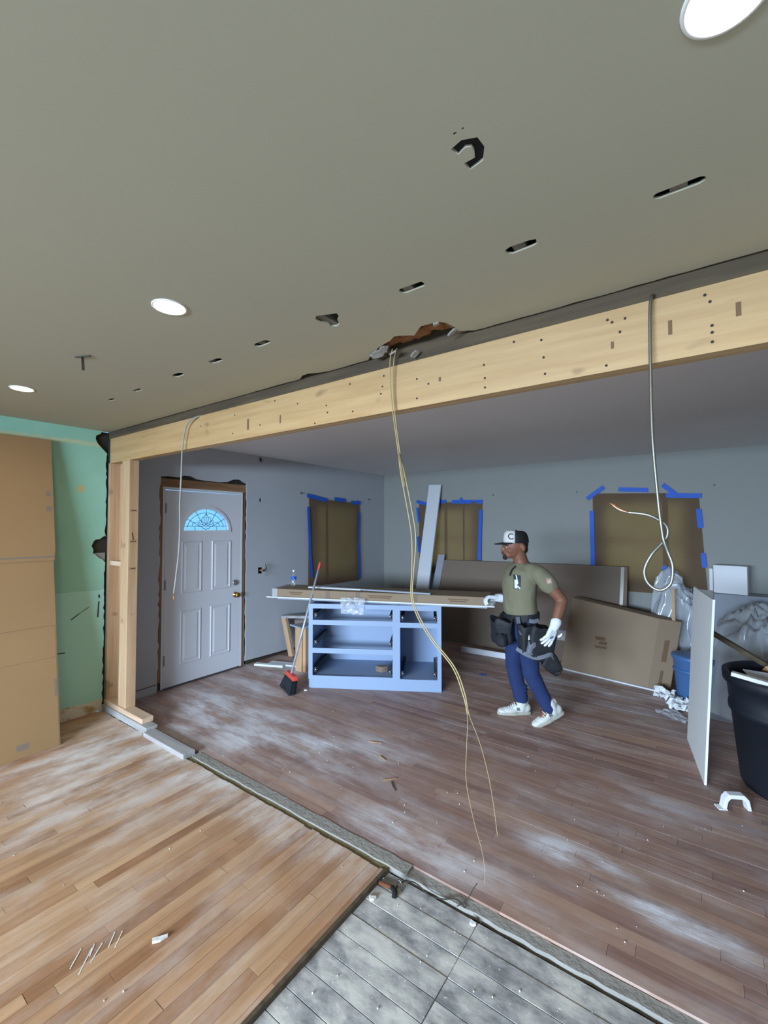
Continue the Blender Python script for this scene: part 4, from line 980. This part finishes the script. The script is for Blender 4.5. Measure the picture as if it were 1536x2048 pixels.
c3 = thing('cloth_cable', 'thin pair of old tan wires hanging from the ceiling hole', 'cable', (-1.2, 1.74, 2.46))
PA = [(-1.19, 1.72, 2.50), (-1.215, 1.735, 2.44), (-1.213, 1.745, 2.259), (-1.172, 1.74, 2.01), (-1.157, 1.74, 1.90), (-1.128, 1.74, 1.768), (-1.096, 1.74, 1.60), (-1.094, 1.74, 1.45), (-1.099, 1.74, 1.324), (-1.066, 1.74, 1.23), (-.99, 1.74, 1.13), (-.887, 1.74, 1.03), (-.84, 1.74, .93), (-.818, 1.74, .843), (-.822, 1.742, .72), (-.828, 1.745, .568), (-.80, 1.75, .42), (-.757, 1.755, .27), (-.752, 1.758, .16)]
PB = [(-1.17, 1.73, 2.50), (-1.20, 1.745, 2.44), (-1.204, 1.75, 2.259), (-1.166, 1.745, 2.01), (-1.14, 1.745, 1.90), (-1.108, 1.745, 1.768), (-1.076, 1.745, 1.60), (-1.086, 1.745, 1.45), (-1.094, 1.745, 1.324), (-1.058, 1.745, 1.23), (-.98, 1.745, 1.13), (-.878, 1.745, 1.03), (-.832, 1.745, .93), (-.812, 1.745, .843), (-.765, 1.745, .74), (-.730, 1.748, .62), (-.708, 1.75, .50), (-.694, 1.755, .38)]
mk('wire_strand', tube(bmesh.new(), [V(*p)-c3.location for p in crv([V(*p) for p in PA], 8)], [.0028]*(8*13)+[.0011]*(8*5+1), 6), 'wire', c3, True)
mk('wire_strand', tube(bmesh.new(), [V(*p)-c3.location for p in crv([V(*p) for p in PB], 8)], [.0028]*(8*13)+[.0011]*(8*4+1), 6), 'wire', c3, True)
mk('cable_sheath', tube(bmesh.new(), [V(*p)-c3.location for p in crv([V(-1.165, 1.74, 1.99), V(-1.148, 1.742, 1.90), V(-1.135, 1.742, 1.83)], 6)], .0065, 8), 'dirt', c3, True)

# pipe stub with wire at the end of the plaster strip
ps = thing('pipe_stub', 'rusty pipe stub with twisted wire in the gap of the subfloor', 'pipe', (-1.175, 1.69, -.02))
ps.scale = (.8, .8, .7)
mk('pipe', tube(bmesh.new(), [(-.08, -.01, .012), (-.02, .0, .012), (.0, .005, .012)], .012, 10), 'rust', ps, True)
mk('pipe_end', tube(bmesh.new(), [(.0, .005, .012), (.03, -.012, .016), (.045, -.04, .012)], .015, 10), 'darkhole', ps, True)
mk('clamp', tube(bmesh.new(), crv([(.015, .03, .0), (.02, .03, .05), (.045, .03, .05), (.05, .03, .0)], 5), .006, 6), 'steel', ps, True)
mk('wire', tube(bmesh.new(), crv([(.03, .03, .04), (.08, .07, .045), (.12, .09, .03), (.2, .08, .015), (.28, .10, .02), (.34, .13, .03), (.40, .12, .02)], 6), .004, 6), 'void', ps, True)
mk('wire', tube(bmesh.new(), crv([(.36, .10, .02), (.40, .14, .05), (.43, .16, .12), (.45, .165, .16)], 6), .0025, 6), 'void', ps, True)

# splinters and crumbs on the floors
for i, (x, y, L_, a_, z, m_, lab) in enumerate([
    (-1.772, .934, .055, 65, 0, 'gyp', 'short pale chip on the oak boards nearest the viewer'), (-2.03, 2.70, .10, 20, 0, 'splinter', 'thin wood splinter on the brown floor beyond the scar strip'),
    (-1.66, 2.37, .09, 50, 0, 'splinter', 'bent wood splinter on the brown floor beside the hanging wire'), (-1.60, 2.32, .10, -40, 0, 'void', 'dark wood splinter on the brown floor beside the hanging wire'),
    (-1.85, 2.55, .08, -20, 0, 'splinter', 'small wood splinter between the cabinet and the scar strip'), (-.125, 1.72, .035, -30, -.02, 'void', 'dark chip on the subfloor at the bottom right'),
    (-1.215, 1.60, .03, 50, -.02, 'gyp', 'white crumb on the subfloor at the cut board ends'), (-.80, 1.745, .025, 10, -.02, 'white', 'bright white crumb at the scar strip under the wire'),
    (-3.22, 3.13, .03, 30, 0, 'white', 'white crumb on the floor beside the broom bristles')]):
    bm = bmesh.new(); w_ = .004 if m_ in ('splinter', 'void') else .012
    prism(bm, [(-L_/2, -w_/2), (0, -w_), (L_/2, -w_/4), (L_/2, w_/4), (0, w_/2), (-L_/2, w_)], 0, .004 if w_ < .01 else .01)
    o = mk('wood_splinter' if m_ in ('splinter', 'void') else 'plaster_crumb', bm, m_); o.location = (x, y, z+.001); o.rotation_euler = (0, 0, R(a_)); tag(o, lab, 'debris')
crm = bmesh.new()
for k in range(130):
    a = rnd.random()
    if a < .45: x, y, z = rnd.gauss(-.4, .7), 2.3+rnd.gauss(0, .45), 0
    elif a < .75: x, y, z = rnd.uniform(-1.2, .1), rnd.uniform(1.1, 1.74), -.02
    else: x, y, z = rnd.uniform(-4, -1.4), rnd.choice([rnd.uniform(.6, 1.7), rnd.uniform(1.9, 3.0)]), 0
    if y < 1.86 and z == 0 and y > 1.74: continue
    if x > -1.25 and y < 1.86: z = -.02
    s = rnd.uniform(.0012, .0036)
    bmesh.ops.create_icosphere(crm, subdivisions=1, radius=s, matrix=Matrix.Translation((x, y, z+s*.7)))
o = mk('plaster_crumbs', crm, 'gyp'); tag(o, 'tiny white plaster crumbs scattered over the floors', 'debris', kind='stuff')

# ------------------------------------------------------------------ the worker
def solid(name, bm, mat, parent, voxel=.008, smooth=6, fac=.5):
    """union of overlapping closed volumes into one continuous skin"""
    me = bpy.data.meshes.new(name); bmesh.ops.recalc_face_normals(bm, faces=bm.faces[:]); bm.to_mesh(me); bm.free()
    ob = bpy.data.objects.new('tmp', me); COL.objects.link(ob)
    r_ = ob.modifiers.new('r', 'REMESH'); r_.mode = 'VOXEL'; r_.voxel_size = voxel
    s_ = ob.modifiers.new('s', 'SMOOTH'); s_.factor = fac; s_.iterations = smooth
    dg = bpy.context.evaluated_depsgraph_get(); dg.update()
    m2 = bpy.data.meshes.new_from_object(ob.evaluated_get(dg)); bpy.data.objects.remove(ob)
    m2.materials.clear(); m2.materials.append(M[mat]); m2.polygons.foreach_set('use_smooth', [True]*len(m2.polygons)); m2.name = name
    return link(bpy.data.objects.new(name, m2), parent)
def chain(bm, pts):
    """pts: (point, radius) joined by tapered capsules"""
    for (a, ra), (b, rb) in zip(pts, pts[1:]): taper(bm, a, b, ra, rb)
    return bm
wk_ = thing('person', 'man in black and white cap, olive t-shirt and jeans walking past with a tool belt', 'person', (-1.246, 3.774, 0), R(35.8))
TW = R(14)                    # chest turned a little towards the viewer
SHL, ELL, WRL = V(.075, -.195, 1.245), V(.232, -.255, 1.045), V(.142, -.310, .845)
SHR, ELR, WRR = V(-.01, .185, 1.25), V(.02, .25, 1.01), V(-.165, .235, .985)
HIPL, KNL, ANL = V(.005, -.085, .80), V(.022, -.105, .425), V(.168, -.115, .125)
HIPR, KNR, ANR = V(-.035, .085, .80), V(-.062, .095, .43), V(.0, .09, .10)
# body: head, neck, trunk, arms, legs as one surface
b = bmesh.new()
ell(b, (-.060, 0, 1.495), (.098, .078, .092)); ell(b, (-.085, 0, 1.445), (.082, .070, .085)); ell(b, (-.125, 0, 1.395), (.038, .045, .034))
ell(b, (-.158, 0, 1.475), (.014, .045, .02)); chain(b, [((-.165, 0, 1.470), .010), ((-.182, 0, 1.438), .013)]); ell(b, (-.168, 0, 1.434), (.014, .018, .010))
ell(b, (-.160, 0, 1.408), (.016, .026, .008)); ell(b, (-.158, 0, 1.396), (.014, .024, .008)); ell(b, (-.150, 0, 1.374), (.018, .024, .018))
ell(b, (-.018, -.080, 1.455), (.020, .010, .034)); ell(b, (-.018, .080, 1.455), (.020, .010, .034)); ell(b, (-.115, -.052, 1.432), (.03, .018, .022)); ell(b, (-.115, .052, 1.432), (.03, .018, .022))
chain(b, [((-.045, 0, 1.43), .062), ((-.02, 0, 1.35), .060), ((-.005, 0, 1.28), .075)])
loft(b, [((-.01, 0, 1.30), .06, .10, TW), ((-.015, 0, 1.26), .095, .165, TW), ((-.025, 0, 1.18), .11, .165, TW), ((-.03, 0, 1.05), .10, .145, TW), ((-.025, 0, .92), .105, .145, TW), ((-.02, 0, .80), .115, .155, TW), ((-.02, 0, .74), .09, .13, TW)])
chain(b, [(SHL, .058), (SHL.lerp(ELL, .5), .054), (ELL, .043), (ELL.lerp(WRL, .3), .046), (WRL, .031)])
chain(b, [(SHR, .058), (SHR.lerp(ELR, .5), .052), (ELR, .043), (ELR.lerp(WRR, .3), .044), (WRR, .030)])
chain(b, [(HIPL, .085), (HIPL.lerp(KNL, .5), .072), (KNL, .052), (KNL.lerp(ANL, .35), .052), (ANL, .036)])
chain(b, [(HIPR, .085), (HIPR.lerp(KNR, .5), .072), (KNR, .052), (KNR.lerp(ANR, .35), .052), (ANR, .036)])
taper(b, ANL, ANL+V(-.06, -.01, -.06), .034, .026); taper(b, ANR, ANR+V(-.08, 0, -.06), .034, .026)
body = solid('body', b, 'skin', wk_, .007, 5)
# face details
for s in (-1, 1):
    mk('eye', ell(bmesh.new(), (-.150, s*.032, 1.459), (.006, .010, .004)), 'white', body, True); mk('pupil', ell(bmesh.new(), (-.159, s*.031, 1.459), (.003, .005, .005)), 'hair', body, True)
    b = bmesh.new(); tube(b, crv([(-.148, s*.052, 1.474), (-.164, s*.034, 1.481), (-.168, s*.012, 1.478)], 4), [.003]+[.0045]*7+[.003], 6); mk('eyebrow', b, 'hair', body, True)
b = bmesh.new(); ell(b, (-.153, 0, 1.372), (.022, .026, .022)); ell(b, (-.158, 0, 1.390), (.014, .014, .010)); tube(b, crv([(-.168, -.03, 1.40), (-.180, -.012, 1.417), (-.181, .012, 1.417), (-.168, .03, 1.40)], 4), .004, 6)
for s in (-1, 1): tube(b, crv([(-.166, s*.030, 1.402), (-.158, s*.030, 1.385), (-.148, s*.026, 1.370)], 4), .006, 6)
solid('goatee', b, 'hair', wk_, .004, 3)
b = bmesh.new(); ell(b, (-.026, 0, 1.480), (.072, .076, .046)); ell(b, (-.010, 0, 1.440), (.054, .060, .045))
solid('hair', b, 'hair', wk_, .006, 3)
# cap
cp = V(-.058, 0, 1.497)
def crown(a0, a1, mat, nm):
    b_ = bmesh.new(); nz, na = 8, 14; g_ = []
    for i in range(nz+1):
        t_ = i/nz; row = []
        for j in range(na+1):
            a = R(a0+(a1-a0)*j/na); front = max(0, -math.cos(a))
            h_ = .105*math.sin(t_*math.pi/2)*(1+.0*front); r_ = math.cos(t_*math.pi/2)**(.42+.0*front) if t_ < 1 else 0
            fx = .108*(1+.06*front*t_)
            row.append(b_.verts.new(cp+V(math.cos(a)*fx*r_, math.sin(a)*.089*r_, h_+(.012*front*math.sin(math.pi*t_)))))
        g_.append(row)
    for i in range(nz):
        for j in range(na):
            q = (g_[i][j], g_[i][j+1], g_[i+1][j+1], g_[i+1][j]); b_.faces.new(q)
    bmesh.ops.remove_doubles(b_, verts=b_.verts[:], dist=1e-4)
    o_ = mk(nm, b_, mat, capO, True); s_ = o_.modifiers.new('t', 'SOLIDIFY'); s_.thickness = .003; return o_
capO = bpy.data.objects.new('cap', None); link(capO, wk_); capO['label'] = 'black trucker cap with white front panel'
cfr = crown(108, 252, 'capwhite', 'front_panel'); crown(-108, 108, 'capblack', 'mesh_back')
b = bmesh.new(); n = 14; g_ = []
for i in range(n+1):
    a = R(118+124*i/n); row = []
    for t_ in (0, .33, .66, 1):
        k = math.sin(math.pi*i/n)**.7; ex = .080*t_*k
        row.append(b.verts.new(cp+V(math.cos(a)*.110-ex, math.sin(a)*.090, .004-.012*t_*k-.010*abs(math.sin(a))*t_)))
    g_.append(row)
for i in range(n):
    for j in range(3): b.faces.new((g_[i][j], g_[i+1][j], g_[i+1][j+1], g_[i][j+1]))
o = mk('brim', b, 'capblack', capO, True); s_ = o.modifiers.new('t', 'SOLIDIFY'); s_.thickness = .005
mk('button', ell(bmesh.new(), cp+V(0, 0, .106), (.008, .008, .004)), 'capblack', capO, True)
# shirt: torso and two sleeves
b = bmesh.new()
loft(b, [((-.012, 0, 1.325), .060, .075, TW), ((-.012, 0, 1.300), .085, .125, TW), ((-.018, 0, 1.265), .108, .180, TW), ((-.028, 0, 1.20), .128, .190, TW), ((-.034, 0, 1.12), .130, .180, TW), ((-.034, 0, 1.03), .126, .172, TW), ((-.030, 0, .95), .128, .172, TW), ((-.026, 0, .895), .128, .172, TW), ((-.026, 0, .885), .120, .165, TW)])
chain(b, [(V(.03, -.12, 1.275), .062), (SHL+V(0, 0, -.003), .070), (SHL.lerp(ELL, .25), .072), (SHL.lerp(ELL, .44), .070)])
chain(b, [(V(-.03, .12, 1.275), .062), (SHR+V(0, 0, -.003), .070), (SHR.lerp(ELR, .25), .072), (SHR.lerp(ELR, .44), .070)])
for v in b.verts: v.co += noise.noise_vector(v.co*9)*.006+noise.noise_vector(v.co*20)*.007
shirt = solid('t_shirt', b, 'shirt', wk_, .008, 4)
mk('collar', tube(bmesh.new(), [V(-.014+.066*math.cos(R(a)), .070*math.sin(R(a)), 1.322-.016*max(0, -math.cos(R(a)))) for a in range(0, 361, 20)], .008, 8), 'shirt', wk_, True)
# jeans
b = bmesh.new()
loft(b, [((-.026, 0, .905), .118, .162, TW), ((-.024, 0, .84), .124, .172, TW), ((-.02, 0, .76), .126, .172, TW), ((-.018, 0, .70), .11, .155, TW)])
chain(b, [(HIPL+V(0, 0, -.02), .098), (HIPL.lerp(KNL, .5), .084), (KNL, .068), (KNL.lerp(ANL, .5), .062), (ANL+V(-.005, 0, .015), .056)])
chain(b, [(HIPR+V(0, 0, -.02), .098), (HIPR.lerp(KNR, .5), .084), (KNR, .068), (KNR.lerp(ANR, .5), .064), (ANR+V(.0, 0, .04), .060)])
for k in range(5):
    p = ANR+V(0, 0, .03+.03*k); ell(b, p, (.062+.004*(k % 2), .060+.004*(k % 2), .012))
    p = ANL+(KNL-ANL)*(.05+.09*k); ell(b, p, (.058+.004*(k % 2), .058, .012))
for v in b.verts: v.co += noise.noise_vector(v.co*14)*.006
solid('jeans', b, 'denim', wk_, .008, 3)
# shoes
def shoe(ank, toe_dir, pitch):
    """built flat along -x with the ankle above the origin, then pitched and placed"""
    so = bpy.data.objects.new('trainer', None); link(so, wk_)
    so.location = ank; so.rotation_euler = (0, pitch, toe_dir)
    b_ = bmesh.new()
    ell(b_, (.035, 0, -.045), (.050, .040, .045)); ell(b_, (-.02, 0, -.045), (.075, .040, .042)); ell(b_, (-.10, 0, -.065), (.080, .046, .030)); ell(b_, (-.155, 0, -.070), (.050, .042, .024)); taper(b_, (.005, 0, .025), (.0, 0, -.04), .048, .050); ell(b_, (.052, 0, .02), (.014, .02, .03))
    solid('shoe_upper', b_, 'shoe', so, .006, 4)
    b_ = bmesh.new(); pr_ = []
    for k in range(28):
        a = 2*math.pi*k/28; x_ = -.062+.148*math.cos(a); w_ = .045*(1 if x_ < -.05 else .86)*abs(math.sin(a))**.6*(1 if math.sin(a) >= 0 else -1); pr_.append((x_, w_))
    prism(b_, pr_, -.10, -.075); mk('sole', b_, 'sole', so, False, .006)
    for k in range(5): mk('lace', tube(bmesh.new(), crv([(-.055-.016*k, -.032, -.016-.010*k), (-.060-.016*k, 0, .0-.011*k), (-.055-.016*k, .032, -.016-.010*k)], 4), .0035, 6), 'white', so, True)
    mk('side_mark', BX(-.05, -.0425, -.055, -.015, -.0405, -.030), 'webbing', so)
shoe(V(.0, .09, .101), 0, 0)
shoe(V(.178, -.118, .150), R(4), R(-24))
# gloves
def glove(wr, fwd, out, curl, spread, mat='glove'):
    """fwd: wrist to knuckles; out: direction the back of the hand faces; fingers curl away from out"""
    f = Vector(fwd).normalized(); u = Vector(out); u = (u-f*u.dot(f)).normalized(); s = f.cross(u)
    b_ = bmesh.new(); P_ = lambda a, c_, d_: wr+f*a+s*c_+u*d_
    taper(b_, P_(-.045, 0, 0), P_(.0, 0, 0), .042, .036)
    for c_ in (-.028, -.010, .010, .028): taper(b_, P_(.01, c_*.7, 0), P_(.085, c_, .002), .020, .0165)
    for i, (c_, L_) in enumerate([(-.033, .072), (-.011, .082), (.011, .078), (.032, .060)]):
        a = P_(.085, c_, 0); ang = 0; d_ = f; r_ = .0125
        for seg, k in ((.42, .45), (.32, .5), (.26, .35)):
            ang += curl*k*1.6; d_ = (f*math.cos(ang)-u*math.sin(ang)+s*c_*spread).normalized(); e = a+d_*L_*seg
            taper(b_, a, e, r_, r_*.93); a = e; r_ *= .93
    tb = P_(.02, spread_side*.038, -.008); t1 = P_(.055, spread_side*.060, -.022); t2 = P_(.085, spread_side*.048, -.042)
    taper(b_, tb, t1, .017, .0145); taper(b_, t1, t2, .0140, .0115)
    return solid('glove', b_, mat, wk_, .0045, 3)
spread_side = -1
dL = (V(.085, -.330, .735)-WRL)
gl = glove(WRL, dL, V(.45, -.85, .15), .34, 9.)
spread_side = 1
glove(WRR, V(-1, -.1, .05), V(.1, .3, 1), .95, .5)
# small tape measure in the left hand
f = dL.normalized(); tm = lathe(bmesh.new(), [(0, -.012), (.019, -.012), (.021, -.008), (.021, .008), (.019, .012), (0, .012)], 20)
o = mk('tape_measure', tm, 'black', None, True); mk('yellow_rim', lathe(bmesh.new(), [(.019, -.014), (.024, -.014), (.024, -.009), (.019, -.009), (.019, -.014)], 20), 'yellow', o, True); o.matrix_world = Matrix.Translation(wk_.location) @ Matrix.Rotation(R(35.8), 4, 'Z') @ Matrix.Translation((.068, -.318, .768)) @ Matrix.Rotation(R(-70), 4, 'X')
tag(o, 'small yellow tape measure held in the white-gloved left hand', 'tape measure')
# tool belt
tb_ = bpy.data.objects.new('tool_belt', None); link(tb_, wk_); tb_['label'] = 'black nylon tool belt with hanging pouches'
ring_ = lambda z, k: [V(-.026, 0, z)+Matrix.Rotation(TW, 3, 'Z') @ V((.128+k)*math.cos(R(a)), (.176+k)*math.sin(R(a)), 0) for a in range(0, 361, 12)]
b = bmesh.new(); lo_, hi_, lo2, hi2 = ring_(.845, .004), ring_(.90, .004), ring_(.845, .014), ring_(.90, .014)
rows = [[b.verts.new(v+V(0, 0, .018*math.sin(R(i*12)-.6)*-1)) for i, v in enumerate(L_[:-1])] for L_ in (lo_, hi_, hi2, lo2)]
for a_, c_ in zip(rows, rows[1:]+rows[:1]):
    for k in range(len(a_)): b.faces.new((a_[k], a_[(k+1) % len(a_)], c_[(k+1) % len(a_)], c_[k]))
mk('belt_strap', b, 'nylon', tb_)
def pouch(nm, c_, sz, rz, mat='nylon', tl=0., parent=None):
    b_ = bmesh.new(); x_, y_, z_ = sz; rows_ = []
    for zz, k in ((-1, .62), (-.92, .84), (-.55, .98), (0, 1.0), (.55, 1.06), (.95, 1.10), (1.0, 1.04), (.72, .86)):
        row = []
        for q in range(28):
            a_ = 2*math.pi*q/28; ca__, sa__ = math.cos(a_), math.sin(a_); e_ = .5
            p = V(x_*k*abs(ca__)**e_*(1 if ca__ >= 0 else -1), y_*k*abs(sa__)**e_*(1 if sa__ >= 0 else -1), z_*zz+.012*math.sin(3*a_+c_[0]*40)*(zz > 0))
            p += noise.noise_vector(p*11+V(*c_)*9)*.016+noise.noise_vector(p*30+V(*c_)*5)*.007; row.append(b_.verts.new(p))
        rows_.append(row)
    for r1, r2 in zip(rows_, rows_[1:]):
        for q in range(28): b_.faces.new((r1[q], r1[(q+1) % 28], r2[(q+1) % 28], r2[q]))
    b_.faces.new(rows_[0][::-1]); b_.faces.new(rows_[-1])
    o_ = mk(nm, b_, mat, parent or tb_, True); o_.location = c_; o_.rotation_euler = (0, tl, rz); return o_
pouch('pouch', (.065, -.235, .70), (.105, .050, .135), R(6), 'nylon', R(6))
pouch('pouch', (-.045, -.215, .735), (.060, .045, .115), R(16), 'nylon')
pouch('pouch', (-.175, -.075, .765), (.075, .070, .105), R(60), 'nylon', R(-8))
pouch('small_pocket', (-.215, -.120, .705), (.045, .040, .060), R(40), 'nylon', R(-14))
pouch('small_pocket', (-.01, -.262, .665), (.040, .028, .055), R(10), 'webbing', R(8))
pouch('pouch', (-.165, .10, .72), (.07, .08, .11), R(110), 'nylon', R(-8))
pouch('tool_roll', (.150, -.225, .535), (.060, .050, .075), R(0), 'nylon', R(-35))
def strap(nm, pts, w_, mat, up):
    b_ = bmesh.new(); pp = crv(pts, 6); u = Vector(up).normalized()
    for a_, c_ in zip(pp, pp[1:]): bar(b_, a_, c_+(c_-a_)*.08, .006, w_, u)
    return mk(nm, b_, mat, tb_)
strap('trim_band', [(-.13, -.225, .655), (-.075, -.268, .625), (.0, -.285, .598), (.06, -.292, .608), (.125, -.285, .625), (.165, -.26, .575)], .030, 'webbing', (0, .15, 1))
strap('suspender_clip', [(-.105, -.188, .90), (-.100, -.205, .83), (-.095, -.262, .775)], .030, 'webbing', (1, .2, 0))
strap('logo_patch', [(-.02, -.205, .872), (.02, -.208, .868), (.06, -.20, .876)], .032, 'webbing', (0, 0, 1))
mk('tool_grip', tube(bmesh.new(), [(-.045, -.255, .80), (-.040, -.262, .735)], .010, 8), 'drywall', tb_, True)
mk('hammer_loop', tube(bmesh.new(), [V(.185+.032*math.cos(R(a)), -.235, .478+.032*math.sin(R(a))) for a in range(0, 361, 24)], .009, 8), 'nylon', tb_, True)
# flat print stuck on the clothing: points dropped on to the cloth along +y
def decal(nm, target, outline, mat, off, parent, n=1):
    me = target.data; bv = BVHTree.FromPolygons([v.co for v in me.vertices], [p.vertices[:] for p in me.polygons])
    mw = target.matrix_local if target.parent == wk_ else Matrix()
    def drop(p):
        h = bv.ray_cast(V(p[0], -1.5, p[1]), V(0, 1, 0)); q = h[0] if h[0] else V(p[0], -.1, p[1]); nn = h[1] if h[0] else V(0, -1, 0)
        if nn.y > 0: nn = -nn
        return q+nn*off
    b_ = bmesh.new()
    # subdivide the outline's bounding grid as a quad strip: outline is a quad (tl, tr, br, bl)
    tl, tr, br, bl = [V(*p) for p in outline]; g2 = []
    for i in range(n+1):
        row = []
        for j in range(n+1):
            u, w_ = i/n, j/n; p = (tl*(1-u)+tr*u)*(1-w_)+(bl*(1-u)+br*u)*w_; row.append(b_.verts.new(drop((p.x, p.y))))
        g2.append(row)
    for i in range(n):
        for j in range(n): b_.faces.new((g2[i][j], g2[i+1][j], g2[i+1][j+1], g2[i][j+1]))
    return mk(nm, b_, mat, parent, True)
decal('chest_print', shirt, [(-.112, 1.235), (-.066, 1.232), (-.072, 1.120), (-.116, 1.118)], 'badge', .003, wk_, 6)
for q in [[(-.108, 1.195), (-.092, 1.197), (-.092, 1.125), (-.110, 1.125)], [(-.097, 1.232), (-.090, 1.232), (-.088, 1.19), (-.096, 1.19)], [(-.096, 1.145), (-.088, 1.15), (-.070, 1.128), (-.078, 1.121)], [(-.092, 1.197), (-.086, 1.19), (-.086, 1.165), (-.094, 1.16)]]:
    decal('chest_mark', shirt, q, 'badgewhite', .0055, wk_, 3)
decal('sleeve_flag', shirt, [(.094, 1.225), (.138, 1.228), (.142, 1.185), (.102, 1.178)], 'flaggrey', .003, wk_, 5)
decal('sleeve_flag', shirt, [(.104, 1.212), (.134, 1.216), (.137, 1.192), (.110, 1.184)], 'flagpink', .0045, wk_, 4)
tube_pts = [V(-.150+.017*math.cos(R(a)), 0, 1.552+.018*math.sin(R(a))) for a in range(55, 306, 18)]
bv = BVHTree.FromPolygons([v.co for v in cfr.data.vertices], [p.vertices[:] for p in cfr.data.polygons]); pts = []
for a in range(50, 311, 20):
    h = bv.ray_cast(V(-.118+.021*math.cos(R(a)), -1, 1.553+.022*math.sin(R(a))), V(0, 1, 0))
    if h[0]: pts.append(h[0]+V(0, -.002, 0))
if len(pts) > 3: mk('cap_letter', tube(bmesh.new(), pts, .0042, 6), 'capblack', capO, True)
mk('collar_clip', tube(bmesh.new(), crv([(-.085, -.065, 1.300), (-.118, -.075, 1.270), (-.140, -.085, 1.225)], 4), .007, 6), 'nylon', wk_, True)
decal('glove_print', gl, [(.095, .775), (.125, .785), (.125, .770), (.098, .757)], 'webbing', .002, wk_, 2)
